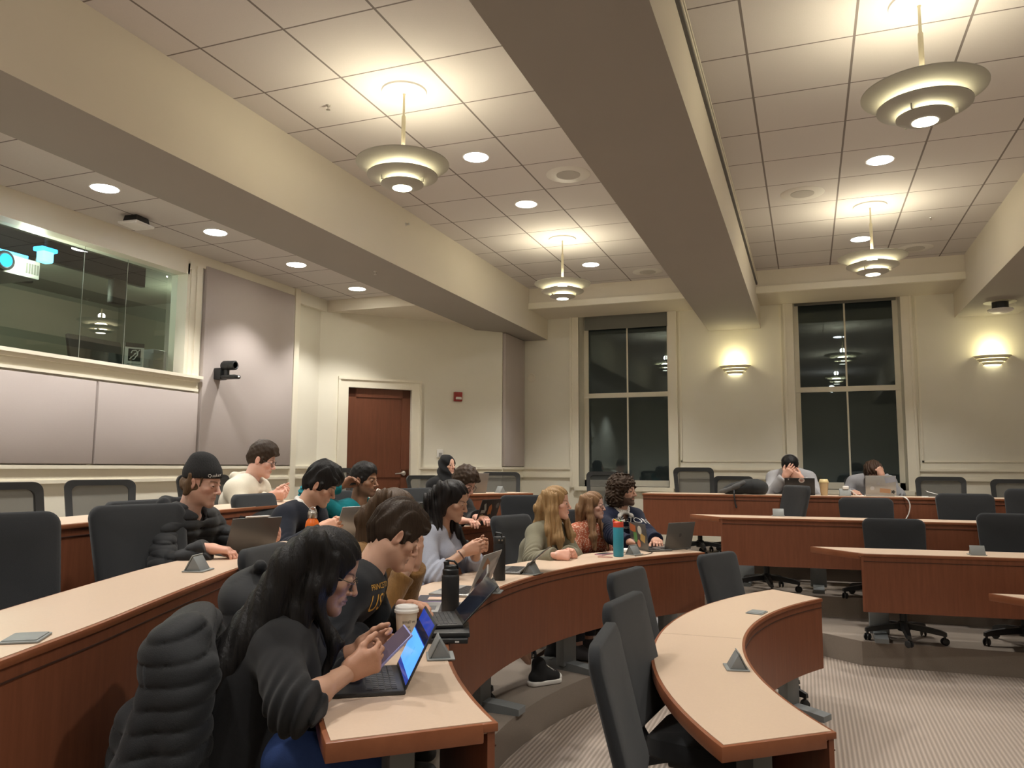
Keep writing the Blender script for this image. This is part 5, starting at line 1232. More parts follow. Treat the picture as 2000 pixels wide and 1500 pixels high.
# --- 7 curly haired man in navy sweatshirt ------------------------------------------------------------
def p_navy():
    hd = atd(1218, 960, 7.05); rh = atz(1248, 1060, T2+.05); lh = atz(1284, 1057, T2+.05)
    G = seated('navy', 'bearded man with dark curly hair in navy sweatshirt with white arched lettering', hd, -14, 0, -42,
               [(rh, dirw(-20), DN_, 'type'), (lh, dirw(-70), DN_, 'type')], F2, (.56, .34, .25), lean=.13, h=.0036, brow=(.02, .014, .01), beard=(.035, .022, .016, .85), lid=.75, nose=1.2, pants=(.05, .05, .06), hs=1.04, shoes=(.5, .5, .52))
    o = garment(G, 'sweatshirt', cloth('navy_fleece', (.013, .017, .038)), t=.026, cut=(.95, .95), pad=.024, wr=.008, freq=26, seedw=8, hole=.028)
    def b(f):
        f.ell((0, -.025, .050), (.116, .122, .110), .02); f.ell((0, -.055, -.055), (.128, .095, .105), .04)
        f.ell((0, .108, -.052), (.068, .074, .100), .012, 's')
    def curls(X, Y, Z): return .011*np.sin(95*X+3*np.sin(60*Z))*np.sin(90*Y+2*np.sin(70*X))*np.sin(85*Z+2*np.sin(50*Y))*1.4+.009*ripple(X, Y, Z, 120, 9)
    head_field(G, b, 'curly_hair', hair_mat('dark_curly_hair', (.05, .032, .021), .7), lo=(-.17, -.18, -.19), hi=(.17, .15, .18), strand=curls)
    # printed collar
    f = Field(G['nb']-.16, G['nb']+.16, .004); nb = G['nb']; a = G['ax']; fw = G['fw']; rt = G['rt']
    for s in (-1, 1):
        p0 = nb+fw*.082+a*.005+rt*s*.012; bk = nb+rt*s*.078+a*.05-fw*.02
        f.cone(p0, bk, .013, .015, .01); f.cone(bk, nb-fw*.072+a*.065, .015, .015, .01); f.cone(p0, nb+fw*.098+rt*s*.070-a*.035, .010, .007, .03); f.cone(nb+rt*s*.076+a*.035+fw*.02, nb+fw*.098+rt*s*.070-a*.035, .011, .007, .05)
    f.cone(nb-a*.05, G['hw']((0, -.02, -.06)), G['rn']-.002, G['rn']-.002, .004, 's'); v, q = f.mesh(); mesh_obj('shirt_collar', [(v, q)], M_print, G['root'], G['off'])
    n = unit(G['fw']*.9+U3*.1-CF*.2); xd = unit(np.cross(U3, n)); ud = np.cross(n, xd); ctr = G['ch']-a*.015
    tv, tf = text_mesh('PRINCETON', .066)
    tv = [(x, y+.03*(1-(x/.19)**2)-.015, 0) for x, y, z in tv]
    on_surface(o, ctr, xd, ud, n, (tv, tf), mat('white_print', (.72, .70, .66), .8), 'printed_letters', G['root'], lift=.006)
    tv2, tf2 = text_mesh('UNIVERSITY', .028)
    on_surface(o, ctr-a*.06, xd, ud, n, (tv2, tf2), mat('white_print', (.72, .70, .66), .8), 'printed_small_letters', G['root'], lift=.003)
    return G
# --- 8 man in black beanie ---------------------------------------------------------------------------------
def p_beanie():
    hd = atd(394, 943, 4.28); rh = atz(440, 1074, T3+.045); lh = atd(541, 1044, 4.32)
    G = seated('beanie', 'man in black knitted cap and black puffer jacket typing on a tablet', hd, 14, -14, 6,
               [(rh, dirw(30, -.1), DN_, 'type', .5), (lh, dirw(-20, .5), dirw(-130, .1), 'soft', .5)], F3, (.66, .40, .31), lean=.12, h=.003, brow=(.12, .07, .04), lid=.4, beard=(.40, .24, .17, .3), nose=1.15)
    garment(G, 'puffer_jacket', cloth('black_nylon_quilt', (.016, .017, .019), bump=.2, rough=.6), t=.030, cut=(.95, .95), pad=.024, puff=(.052, .0045), hole=.030)
    nb = G['nb']; a = G['ax']; fw = G['fw']; rt = G['rt']
    f = Field(nb-.22, nb+.22, .0055)
    ring = [nb+fw*.06+rt*.035-a*.09, nb+rt*.095+a*.005, nb+rt*.075-fw*.10+a*.05, nb-fw*.15+a*.06, nb-rt*.075-fw*.10+a*.05, nb-rt*.095+a*.005, nb+fw*.06-rt*.035-a*.09]
    for p, q in zip(ring[:-1], ring[1:]): f.cone(p, q, .032, .034, .02)
    f.disp(lambda X, Y, Z: .006*ripple(X, Y, Z, 40)); v, q = f.mesh(); mesh_obj('hood', [(v, q)], cloth('black_hoodie', (.02, .021, .023)), G['root'], G['off'])
    def b(f):
        f.ell((0, -.010, .048), (.089, .108, .100), .01); f.ell((0, -.03, .125), (.05, .06, .035), .05); f.cone((0, -.02, .03), (0, -.02, .030), .001, .001)
        f.plane((0, .22, -1), (0, .06, .040), .006)
    o = head_field(G, b, 'knit_cap', mat('black_rib_knit', (.012, .012, .013), .95, bump=1., bscale=220, stretch=(1, 1, .12)), h=.003)
    hw = G['hw']; n = unit(-CF*.8+G['RH'][:, 1]*.5); xd = unit(np.cross(U3, n)); ud = np.cross(n, xd)
    on_surface(o, hw((.045, .085, .062)), xd, ud, n, text_mesh('Quaker', .024), mat('white_print', (.72, .70, .66), .8), 'embroidered_word', G['root'])
    def b2(f):
        f.ell((0, -.03, -.02), (.083, .085, .062), .02); f.ell((0, .09, -.05), (.085, .09, .12), .006, 's'); f.plane((0, 0, 1), (0, 0, .03), .004)
        for s in (-1, 1): f.cone((s*.074, -.03, .035), (s*.074, -.035, -.065), .018, .014, .02); f.cone((s*.0735, .034, .04), (s*.071, .030, -.01), .006, .003, .008)
    head_field(G, b2, 'hair', hair_mat('brown_hair_side', (.11, .065, .035)), strand=lambda X, Y, Z: .005*ripple(X, Y, Z, 110))
    return G
# --- 9 man in white hoodie ------------------------------------------------------------------------------------
def p_hoodie():
    hd = atd(511, 899, 6.25); rh = atd(548, 968, 6.05); lh = atd(556, 965, 6.2)
    G = seated('hoodie', 'man with glasses in white hoodie sitting at the top row beside the tall panel', hd, 24, -18, 10,
               [(rh, dirw(30, .1), U3*.4+dirw(100)*.5, 'hold'), (lh, dirw(10, .1), U3*.4+dirw(-90)*.5, 'hold')], F4, (.66, .40, .32), lean=.13, hs=1.04, h=.0036, brow=(.03, .02, .012), lid=.4)
    nb = G['nb']; a = G['ax']; fw = G['fw']; rt = G['rt']
    def hood(f):
        ring = [nb+fw*.08+rt*.03-a*.07, nb+rt*.09+a*.005, nb+rt*.075-fw*.09+a*.045, nb-fw*.14+a*.04, nb-rt*.075-fw*.09+a*.045, nb-rt*.09+a*.005, nb+fw*.08-rt*.03-a*.07]
        for p, q in zip(ring[:-1], ring[1:]): f.cone(p, q, .028, .034, .02)
    garment(G, 'hoodie', cloth('cream_fleece', (.62, .575, .47)), t=.026, cut=(.96, .96), pad=.024, wr=.010, freq=28, seedw=3, extra=hood, hole=.012)
    short_hair(G, hair_mat('dark_brown_hair', (.035, .022, .014)), top=.028, side=.003, fringe=.02, nape=-.04, curl=.005)
    glasses(G, (.02, .018, .016), r=.0245, thin=.0022)
    return G
# --- 10 man in navy blazer --------------------------------------------------------------------------------------
def p_blazer():
    hd = atd(626, 948, 5.35); rh = atd(650, 1027, 4.98); lh = atd(664, 1024, 5.08)
    G = seated('blazer', 'black-haired man in navy blazer and white shirt behind the orange bottle', hd, 20, -28, 4,
               [(rh, dirw(40, .25), dirw(110, -.2), 'soft', .3), (lh, dirw(-15, .25), dirw(-110, -.1), 'soft', .3)], F3, (.58, .35, .25), lean=.24, hs=1.06, h=.0034, brow=(.015, .012, .01), lid=.2, lips=(.46, .18, .15), elbows=(np.array((.0, -.6, -.7)), None))
    garment(G, 'blazer', cloth('navy_wool', (.010, .012, .020)), t=.026, cut=(.95, .95), pad=.022, wr=.007, freq=26, seedw=7, hole=.032)
    nb = G['nb']; a = G['ax']; fw = G['fw']; rt = G['rt']
    f = Field(nb-.18, nb+.18, .0045)
    for s in (-1, 1): f.cone(nb+fw*.09-a*.05, nb+rt*s*.080+a*.045, .016, .018, .02); f.cone(nb+rt*s*.080+a*.045, nb-fw*.075+a*.065, .018, .018, .02); f.cone(nb+fw*.07-a*.05, nb+fw*.085-a*.16, .03, .02, .02)
    f.cone(nb-a*.03, G['hw']((0, -.02, -.06)), G['rn'], G['rn'], .004, 's'); v, q = f.mesh(); mesh_obj('shirt_collar', [(v, q)], cloth('white_shirt', (.70, .68, .64), bump=.1), G['root'], G['off'])
    short_hair(G, hair_mat('black_hair_short', (.010, .009, .009)), top=.036, side=.002, fringe=.04, nape=-.05, part=.01)
    return G
# --- 11 man in teal fleece ---------------------------------------------------------------------------------------
def p_teal():
    hd = atd(711, 939, 5.95); rh = atd(681, 938, 5.84); lh = atd(742, 1000, 5.8)
    G = seated('teal', 'man in teal fleece with one hand behind his head, looking to the right', hd, 4, -3, -18,
               [(rh, dirw(50, .6), dirw(20, -.2), 'soft', .5), (lh, dirw(10), DN_, 'soft')], F3, (.235, .125, .075), lean=.12, h=.0034, brow=(.012, .01, .008), lid=.75, beard=(.03, .02, .015, .45), lips=(.24, .10, .08), nose=1.1,
               elbows=(dirw(208)*1.0-U3*.35+dirw(-62)*.6, None))
    garment(G, 'fleece', cloth('teal_fleece', (.008, .19, .225), bump=.5), t=.022, cut=(.93, .93), pad=.022, wr=.008, freq=30, seedw=9, hole=.022)
    short_hair(G, hair_mat('black_hair_short', (.010, .009, .009)), top=.014, side=.002, fringe=.0, nape=-.04, curl=.004)
    return G
# --- 12 woman in black headscarf ------------------------------------------------------------------------------------
def p_scarf():
    hd = atd(874, 909, 8.95)
    G = seated('scarf', 'woman in black headscarf and black jacket with shiny studs, at the top row', hd, -20, 0, -20,
               [(hd+dirw(-20)*.34-U3*.47+dirw(-110)*.1, dirw(-10), DN_, 'type'), (hd+dirw(-20)*.34-U3*.47+dirw(70)*.1, dirw(-30), DN_, 'type')], F4, (.62, .37, .27), lean=.14, fem=True, h=.004, brow=(.03, .02, .015), lid=.9, lips=(.52, .22, .18))
    garment(G, 'jacket', cloth('black_studded_jacket', (.014, .014, .015)), t=.03, cut=(.96, .96), pad=.026, wr=.01, freq=34)
    nb = G['nb']-0; hw = G['hw']
    def b(f):
        f.ell((0, -.015, .035), (.090, .112, .102), .02); f.ell((0, -.015, -.07), (.092, .100, .11), .05); f.cone((0, -.01, -.10), (0, .0, -.24), .105, .155, .06)
        f.ell((0, .120, -.020), (.060, .095, .098), .008, 's')
    head_field(G, b, 'headscarf', cloth('black_scarf', (.010, .010, .011), rough=.8), h=.004, lo=(-.17, -.17, -.30), hi=(.17, .16, .17), strand=lambda X, Y, Z: .006*np.sin(60*Z+40*Y+30*X*X)+.004*ripple(X, Y, Z, 35))
    rs = random.Random(3)
    for k in range(9):
        p = G['sh'][0]+G['up']*(.05-.02*k % .07)+G['rt']*rs.uniform(-.06, .05)+G['fw']*rs.uniform(.03, .09)-np.array(G['off'])+G['up']*rs.uniform(-.05, .02)
        MB().lathe([(0, -.009), (.009, 0), (0, .009)], 8, T=tuple(p)).build('stud', mat('mirror_stud', (.9, .88, .82), .1, metal=1.), G['root'], smooth=True)
    return G
# --- 13 man with glasses, leaning low ----------------------------------------------------------------------------------
def p_low():
    hd = atd(906, 944, 6.85); rh = atz(916, 1017, T3+.05); lh = atz(945, 1012, T3+.06)
    G = seated('low', 'brown-haired man with glasses in black sweater hunched over a stickered laptop', hd, -14, -28, -14,
               [(rh, dirw(0), DN_, 'type'), (lh, dirw(-30), DN_, 'type')], F3, (.66, .40, .32), lean=.27, hs=1.05, h=.0036, brow=(.03, .02, .012), lid=.4)
    garment(G, 'sweater', cloth('black_sweater', (.013, .013, .014)), t=.024, cut=(.95, .95), pad=.022, wr=.007, freq=30, seedw=2)
    short_hair(G, hair_mat('brown_wavy_hair', (.045, .028, .018)), top=.024, side=.003, fringe=.02, nape=-.05, curl=.011)
    glasses(G, (.02, .018, .016), r=.0255, thin=.0022)
    return G
# --- 14, 15 people at the window --------------------------------------------------------------------------------------
def p_window_a():
    hd = atd(1543, 913, 8.95); rh = atd(1541, 921, 8.82); lh = atd(1553, 928, 8.80)
    G = seated('window_a', 'person in light grey sweatshirt covering the face with both hands behind a black laptop', hd, -92, -14, -92,
               [(rh, U3*.75+dirw(0)*.55, dirw(90), 'face', .7), (lh, U3*.5+dirw(180)*.75, dirw(90), 'face', .7)], F4, (.64, .39, .30), lean=.16, h=.004, seat=.53, shrug=.11, hs=1.06, brow=(.02, .015, .01), elbows=(dirw(180)*.6-U3+dirw(-90)*.3, dirw(0)*.6-U3+dirw(-90)*.3))
    garment(G, 'sweatshirt', cloth('grey_marl', (.40, .395, .41)), t=.026, cut=(.94, .94), pad=.024, wr=.010, freq=28, seedw=4)
    def b(f):
        f.ell((0, -.012, .045), (.088, .108, .095), .01); f.ell((0, .105, -.065), (.078, .078, .102), .008, 's'); f.plane((0, .3, -1), (0, -.04, -.03), .01); f.ell((.03, -.10, .07), (.045, .04, .04), .03)
    head_field(G, b, 'hair', hair_mat('black_hair_short', (.010, .009, .009)), strand=lambda X, Y, Z: .004*ripple(X, Y, Z, 90))
    hw = G['hw']; off = np.array(G['off'])
    MB().tube([tuple(hw((.09*math.cos(a), -.02+.02*math.sin(a), .045+.098*math.sin(a)))-off) for a in np.linspace(.25, PI-.25, 20)], .005, 6).build('hair_band', mat('grey_band', (.25, .25, .26), .4), G['root'], smooth=True)
    return G
def p_window_b():
    hd = atd(1705, 926, 9.05); lh = atd(1716, 917, 8.92); rh = atd(1672, 962, 8.95)
    G = seated('window_b', 'person in grey sweatshirt resting the forehead on one hand behind a silver laptop', hd, -88, -32, -92,
               [(rh, dirw(-80), DN_, 'soft'), (lh, U3*.8+dirw(180)*.35, dirw(120), 'hold', .7)], F4, (.66, .41, .31), lean=.20, side=.06, h=.004, seat=.50, shrug=.10, hs=1.04, brow=(.03, .02, .01), elbows=(None, dirw(0)*.7-U3+dirw(-90)*.3))
    garment(G, 'sweatshirt', cloth('grey_marl_dark', (.33, .33, .35)), t=.026, cut=(.96, .94), pad=.024, wr=.010, freq=28, seedw=6)
    short_hair(G, hair_mat('brown_hair_window', (.06, .032, .02)), top=.02, side=.012, fringe=.02, nape=-.06)
    return G
def pattern_mat(name, base, spots, scale, thr):
    m = bpy.data.materials.new(name); nt, b = nodes(m); N = nt.nodes; L = nt.links
    tc = N.new('ShaderNodeTexCoord'); v = N.new('ShaderNodeTexVoronoi'); v.inputs['Scale'].default_value = scale; L.new(tc.outputs['Object'], v.inputs['Vector'])
    r = N.new('ShaderNodeValToRGB'); r.color_ramp.elements[0].position = thr; r.color_ramp.elements[0].color = (*spots, 1); r.color_ramp.elements[1].position = thr+.12; r.color_ramp.elements[1].color = (*base, 1)
    L.new(v.outputs['Distance'], r.inputs[0]); L.new(r.outputs[0], b.inputs['Base Color']); b.inputs['Roughness'].default_value = .85; return m
M_floral = pattern_mat('rust_floral_cotton', (.42, .11, .055), (.64, .42, .31), 70, .36)
M_print = pattern_mat('printed_shirt_cotton', (.62, .60, .56), (.06, .06, .07), 70, .22)
PEOPLE = [p_long_hair, p_sweatshirt, p_mustard, p_blue, p_olive, p_floral, p_navy, p_beanie, p_hoodie, p_blazer, p_teal, p_scarf, p_low, p_window_a, p_window_b]
GG = {}
SIT = {'p_long_hair': 'black chair of the long-haired woman, hidden under a puffer jacket', 'p_sweatshirt': 'black chair of the man in the gold lettered sweatshirt', 'p_mustard': 'black chair of the woman in mustard', 'p_blue': 'black chair of the woman in light blue, its back behind her',
       'p_olive': 'black chair of the blonde woman in olive, its rounded back left of her', 'p_floral': 'black chair of the woman in the floral blouse', 'p_navy': 'black chair of the curly-haired man', 'p_beanie': 'black chair of the man in the beanie', 'p_hoodie': 'black chair of the man in the white hoodie',
       'p_blazer': 'black chair of the man in the blazer', 'p_teal': 'black chair of the man in teal', 'p_scarf': 'black mesh chair of the woman in the headscarf', 'p_low': 'black chair of the hunched man with glasses', 'p_window_a': 'black mesh chair of the person covering the face', 'p_window_b': 'black mesh chair of the person leaning on one hand'}
for fn in PEOPLE:
    g = GG[fn.__name__] = fn()
    b_ = math.degrees(math.atan2(g['fw'][1], g['fw'][0])); mesh_ = g['F'] == F4
    first_ = fn is p_long_hair; p = g['pel']+g['fw']*(.15 if first_ else .07)
    ch_ = put_chair(p[0], p[1], g['F']-.0, b_, 'mesh' if mesh_ else 'solid', SIT[fn.__name__], 'chairs people sit on')
    if first_: ch_.scale = (.80, 1, .86)
    if fn is p_sweatshirt:
        J2 = atd(520, 1085, 2.95); J2 = J2+g['fw']*.33; J2[2] = F2; ch_.scale = (.80, 1, .88); ch_.location = tuple(J2)
# ================================================================== THINGS ON THE DESKS
M_alu = mat('laptop_aluminium', (.42, .415, .40), .38, metal=.55)
M_spgrey = mat('laptop_space_grey', (.13, .13, .125), .4, metal=.4)
M_lapblk = mat('laptop_black', (.022, .022, .023), .45)
def poly_disc(r, n=20): return [(r*math.cos(2*PI*i/n), r*math.sin(2*PI*i/n)) for i in range(n)]
def fruit(r):
    out = []
    for i in range(28):
        a = 2*PI*i/28; q = r*(1-.12*math.exp(-((a-PI/2)/.35)**2)-.08*math.exp(-((a-1.5*PI)/.3)**2)); x, y = q*.9*math.cos(a), q*math.sin(a)
        d = math.hypot(x-r*1.12, y-r*.1)
        if d < r*.5: x = x-(r*.5-d)*.9
        out.append((x, y))
    return out
def laptop(h0, h1, T, label, user_left=True, opn=112, w=.305, d=.212, lid_m=None, base_m=None, scr=(.01, .012, .02), scr_e=0., stickers=(), dz=0., group='laptops on the desks', tablet=False, scr_parts=None, name='laptop'):
    a = tab(*h0, T); b = tab(*h1, T); c = (a+b)/2; u = unit((b-a)*(1, 1, 0)); n = np.array((-u[1], u[0], 0)) if user_left else np.array((u[1], -u[0], 0))
    ang = math.atan2(n[1], n[0])+PI/2      # local -y points to the user
    t = empty(name, (c[0], c[1], T+.0005+dz), ang, label, 'tablet' if tablet else 'laptop', group)
    lm = lid_m or M_alu; bm_ = base_m or lm; th = .006 if tablet else .013
    bs = MB().box((-w/2, -d, 0), (w/2, .004, th)).build('base', bm_, t, bevel=.004)
    k = MB(); rows = 5; cols_ = 13
    for r in range(rows):
        for q in range(cols_):
            x0 = -w*.44+q*w*.88/cols_; y0 = -d*.52+r*d*.44/rows
            k.box((x0, y0, th), (x0+w*.88/cols_*.84, y0+d*.44/rows*.82, th+.0016))
    k.build('keyboard', M_lapblk if lm is not M_lapblk else mat('key_grey', (.05, .05, .052), .5), bs)
    if not tablet: MB().box((-w*.16, -d*.95, th-.001), (w*.16, -d*.60, th+.0008)).build('touchpad', mat('touchpad_grey', (.16, .16, .16), .35) if lm is not M_lapblk else M_black, bs)
    R = Matrix.Rotation(math.radians(opn-180), 3, 'X')       # lid box built along +y... hinge at origin
    R = Matrix.Rotation(math.radians(180-opn), 3, 'X')
    T0 = (0, .0, th)
    R = Matrix(((1, 0, 0), (0, -math.cos(math.radians(opn)), -math.sin(math.radians(opn))), (0, math.sin(math.radians(opn)), -math.cos(math.radians(opn))))) 
    # local lid axes: x along the hinge, y up the lid, z toward the screen side
    yv = Vector((0, -math.cos(math.radians(opn)), math.sin(math.radians(opn)))); zv = Vector((0, -math.sin(math.radians(opn)), -math.cos(math.radians(opn)))); xv = yv.cross(zv)
    R = Matrix((xv, yv, zv)).transposed()
    ld = MB().box((-w/2, 0, -.0045), (w/2, d, .0015), R, T0).build('lid', lm, t, bevel=.003)
    MB().box((-w/2+.008, .012, .0012), (w/2-.008, d-.008, .0022), R, T0).build('screen', mat('screen_%d_%d' % (int(scr[2]*99), int(scr_e*9)), scr, .08, emit=scr if scr_e else None, estr=scr_e), ld)
    if scr_parts:
        for nm, x0, y0, x1, y1, cl, es in scr_parts: MB().box((x0, y0, .0022), (x1, y1, .0026), R, T0).build(nm, mat('screen_%s' % nm, cl, .1, emit=cl, estr=es), ld)
    for (x, y, pts, col, rz_) in stickers:
        m = MB(); cr, sr = math.cos(rz_), math.sin(rz_); P = [(x+(px*cr-py*sr), y+(px*sr+py*cr)) for px, py in pts]
        m.v = [tuple(R @ Vector((px, py, -.0052))+Vector(T0)) for px, py in P]; m.f = [tuple(range(len(P)))]
        m.build('sticker', mat('sticker_%02d%02d%02d' % tuple(int(c_*99) for c_ in col), col, .5), ld)
    return t
B_ = (-.04, .04)
rect = lambda a, b: [(-a, -b), (a, -b), (a, b), (-a, b)]
laptop((790, 1358), (775, 1306), T2, 'black laptop with bright blue screen in front of the long-haired woman', True, 116, .305, .205, M_lapblk, scr=(.012, .03, .20), scr_e=.9,
       scr_parts=(('page', -.145, .030, .145, .130, (.085, .30, .86), .95), ('toolbar', -.145, .134, .145, .160, (.01, .012, .03), .5), ('cursor', .01, .075, .02, .10, (.03, .10, .5), .8)))
laptop((902, 1243), (888, 1219), T2, 'black laptop with dark screen leaning back, in front of the wide black bottle', True, 134, .29, .20, M_lapblk, scr=(.012, .017, .032), dz=.036)
laptop((903, 1203), (907, 1183), T2, 'silver laptop seen edge on just behind the wide black bottle', True, 122, .30, .21, M_alu)
laptop((914, 1168), (952, 1150), T2, 'silver laptop with colourful stickers on its lid, in front of the woman in light blue', True, 112, .31, .215, M_alu,
       stickers=((.05, .15, rect(.05, .03), (.42, .22, .12), .4), (-.05, .14, rect(.06, .035), (.55, .50, .46), -.2), (-.06, .06, poly_disc(.035), (.25, .22, .20), 0), (.06, .06, rect(.035, .045), (.10, .09, .09), .3), (.0, .10, poly_disc(.025), (.62, .58, .50), 0)))
laptop((1014, 1123), (1032, 1110), T2, 'grey laptop leaning back beside the slim black bottle', True, 138, .30, .20, M_spgrey)
laptop((1262, 1077), (1240, 1072), T2, 'laptop plastered with bright stickers, edge on before the navy sweatshirt', False, 98, .30, .205, M_spgrey,
       stickers=((.08, .16, rect(.05, .03), (.55, .16, .06), .2), (-.04, .15, poly_disc(.035), (.6, .58, .5), 0), (.05, .09, rect(.03, .04), (.12, .30, .10), 0), (-.08, .09, rect(.04, .03), (.45, .30, .10), .3), (.0, .04, poly_disc(.03), (.62, .25, .15), 0), (.10, .04, rect(.03, .025), (.5, .5, .55), 0)))
laptop((1299, 1076), (1347, 1072), T2, 'space grey laptop open at the far end of the long curved desk, lid back visible', True, 104, .31, .215, M_spgrey, stickers=((0, .11, fruit(.017), (.06, .06, .06), 0),))
laptop((1258, 1074), (1262, 1073), T2, 'x', True) if False else None
t8 = laptop((456, 1086), (516, 1081), T3, 'dark grey tablet standing on a keyboard cover, used by the man in the beanie', True, 112, .28, .205, M_spgrey, M_lapblk, tablet=True)
laptop((670, 1052), (706, 1049), T3, 'silver laptop of the man in the navy blazer, lid back facing the camera', True, 112, .30, .21, M_alu)
laptop((806, 1040), (842, 1035), T3, 'dark laptop with green round stickers behind the head of the woman in light blue', True, 108, .30, .21, M_spgrey,
       stickers=((.07, .16, poly_disc(.032), (.05, .26, .12), 0), (-.03, .165, poly_disc(.028), (.35, .40, .42), 0), (.0, .09, rect(.02, .025), (.5, .5, .48), 0)))
laptop((929, 1027), (963, 1023), T3, 'black laptop with orange, grey and yellow stickers used by the hunched man', True, 110, .30, .205, M_lapblk,
       stickers=((-.01, .115, [(-.03, -.045), (-.012, -.03), (.01, -.045), (.028, -.03), (.03, .03), (.0, .05), (-.022, .02)], (.62, .21, .07), 0), (.075, .14, rect(.014, .035), (.42, .45, .42), -.5), (.09, .105, rect(.035, .013), (.40, .43, .40), 0), (.10, .045, rect(.024, .036), (.52, .50, .30), -.15), (-.11, .15, poly_disc(.024), (.20, .20, .20), 0)))
laptop((914, 970), (939, 969), T4, 'bronze grey laptop beside the woman in the black headscarf', True, 106, .30, .21, mat('laptop_bronze', (.20, .17, .145), .45))
laptop((1536, 970), (1590, 971), T4, 'black laptop with a round white sticker before the person covering the face', True, 118, .30, .19, M_lapblk, stickers=((-.02, .165, poly_disc(.030), (.62, .55, .52), 0), (-.02, .165, poly_disc(.017), (.35, .08, .06), 0), (.11, .175, rect(.006, .009), (.4, .4, .4), 0)))
laptop((1692, 971), (1750, 971), T4, 'silver laptop with flower and fruit stickers at the right window', True, 100, .285, .20, M_alu,
       stickers=((-.04, .045, rect(.05, .022), (.42, .24, .13), .1), (.02, .12, poly_disc(.017), (.30, .30, .31), 0), (-.09, .16, rect(.05, .03), (.32, .34, .40), -.2), (-.115, .035, [(.024*(1 if i % 2 else .55)*math.cos(i*PI/5), .024*(1 if i % 2 else .55)*math.sin(i*PI/5)) for i in range(10)], (.03, .03, .03), 0), (.08, .07, poly_disc(.02), (.48, .48, .49), 0)))
# white pencil on the tablet's upper edge
tl = t8.location; 
a_ = atz(456, 1086, T3); b_ = atz(516, 1081, T3); u_ = unit((b_-a_)*(1, 1, 0)); n_ = np.array((u_[1], -u_[0], 0)); top_ = (a_+b_)/2+n_*(.205*.375+.004)+U3*(.205*.927+.012)
t = tag(MB().tube([tuple(-u_*.07), tuple(u_*.055), tuple(u_*.07)], [.0045, .0045, .001], 10).build('stylus', M_white, smooth=True, angle=40), 'white stylus pen lying on the top edge of the tablet', 'stylus'); t.location = tuple(top_)
def lathe_thing(name, label, cat, px, py, T, parts, group=None, rz=0.):
    p = tab(px, py, T); t = empty(name, (p[0], p[1], T+.0005), rz, label, cat, group)
    for nm, prof, m in parts: MB().lathe(prof, 32).build(nm, m, t, smooth=True, angle=38)
    return t
M_or = mat('orange_coat', (.80, .16, .015), .35); M_blu = mat('teal_blue_coat', (.03, .27, .38), .4); M_red = mat('coral_lid', (.66, .075, .04), .45); M_bk = mat('matt_black_coat', (.014, .014, .015), .55)
t = lathe_thing('water_bottle', 'bright orange metal bottle with steel cap on the desk by the man in the blazer', 'bottle', 608, 1084, T3, (
    ('body', [(0, 0), (.033, 0), (.036, .006), (.036, .155), (.032, .175), (.021, .19), (.021, .195)], M_or), ('steel_cap', [(.023, .192), (.0245, .194), (.0245, .222), (.022, .226), (0, .226)], M_chrome)), 'drink bottles')
MB().tube([(.024*math.cos(a)*1.0, 0, .222+.028*math.sin(a)) for a in np.linspace(0, PI, 14)], .0022, 8).build('carry_loop', M_chrome, t, smooth=True)
t = lathe_thing('water_bottle', 'wide matt black insulated bottle with carrying loop lid, nearest bottle', 'bottle', 879, 1206, T2, (
    ('body', [(0, 0), (.036, 0), (.0385, .004), (.0385, .175), (.037, .182), (.031, .188)], M_bk), ('screw_lid', [(.034, .186), (.0355, .188), (.0355, .205), (.030, .210), (.030, .222), (.024, .225), (0, .225)], M_black), ('base_ring', [(.037, .0), (.0392, .001), (.0392, .007), (.037, .008)], M_chrome)), 'drink bottles')
MB().tube([(-.028, .012, .21), (-.03, .0, .235), (-.012, -.008, .245), (.02, -.008, .243), (.032, 0, .228), (.03, .01, .21)], .005, 8).build('carry_loop', M_black, t, smooth=True)
MB().lathe([(.0, .0), (.012, .0), (.012, .018), (.0, .02)], 14, T=(-.014, -.012, .222)).build('spout_cap', M_black, t, smooth=True, angle=40)
t = lathe_thing('water_bottle', 'slim tall black bottle between the woman in light blue and the woman in olive', 'bottle', 975, 1133, T2, (
    ('body', [(0, 0), (.033, 0), (.0355, .004), (.0355, .205), (.034, .212)], M_bk), ('lid', [(.035, .212), (.036, .214), (.036, .245), (.033, .249), (0, .249)], M_black)), 'drink bottles')
MB().tube([(.022, -.02, .249), (.022, -.022, .268), (-.018, -.01, .272), (-.026, .0, .255)], .0055, 8).build('carry_handle', M_black, t, smooth=True)
for s_ in (.012, .03): MB().lathe([(0, 0), (.005, 0), (.005, .003), (0, .003)], 10, R=Matrix.Rotation(PI/2, 3, 'X'), T=(s_, -.0335, .232)).build('rivet', M_chrome, t)
t = lathe_thing('water_bottle', 'light blue bottle with coral red lid and rainbow strap before the navy sweatshirt', 'bottle', 1208, 1087, T2, (
    ('body', [(0, 0), (.035, 0), (.0385, .006), (.0385, .21), (.037, .215)], M_blu), ('lid', [(.0375, .215), (.0385, .217), (.0385, .250), (.030, .258), (0, .258)], M_red)), 'drink bottles')
st = [(-.034, -.012, .25), (-.028, -.014, .272), (.0, -.016, .255), (.03, -.018, .262), (.055, -.022, .268), (.07, -.022, .255), (.06, -.024, .235)]
for k, c_ in enumerate(((.62, .07, .04), (.70, .48, .05), (.12, .42, .10), (.62, .60, .56))): MB().tube([Vector(st[k])*1, (Vector(st[k])+Vector(st[k+1]))/2, Vector(st[k+1])], .006, 8).build('strap_segment', mat('strap_%d' % k, c_, .6), t, smooth=True)
p = atz(793, 1258, T2)
t = empty('coffee_cup', (p[0], p[1], T2+.0005), label='white paper coffee cup with plastic lid and handwriting behind the lit laptop', cat='cup')
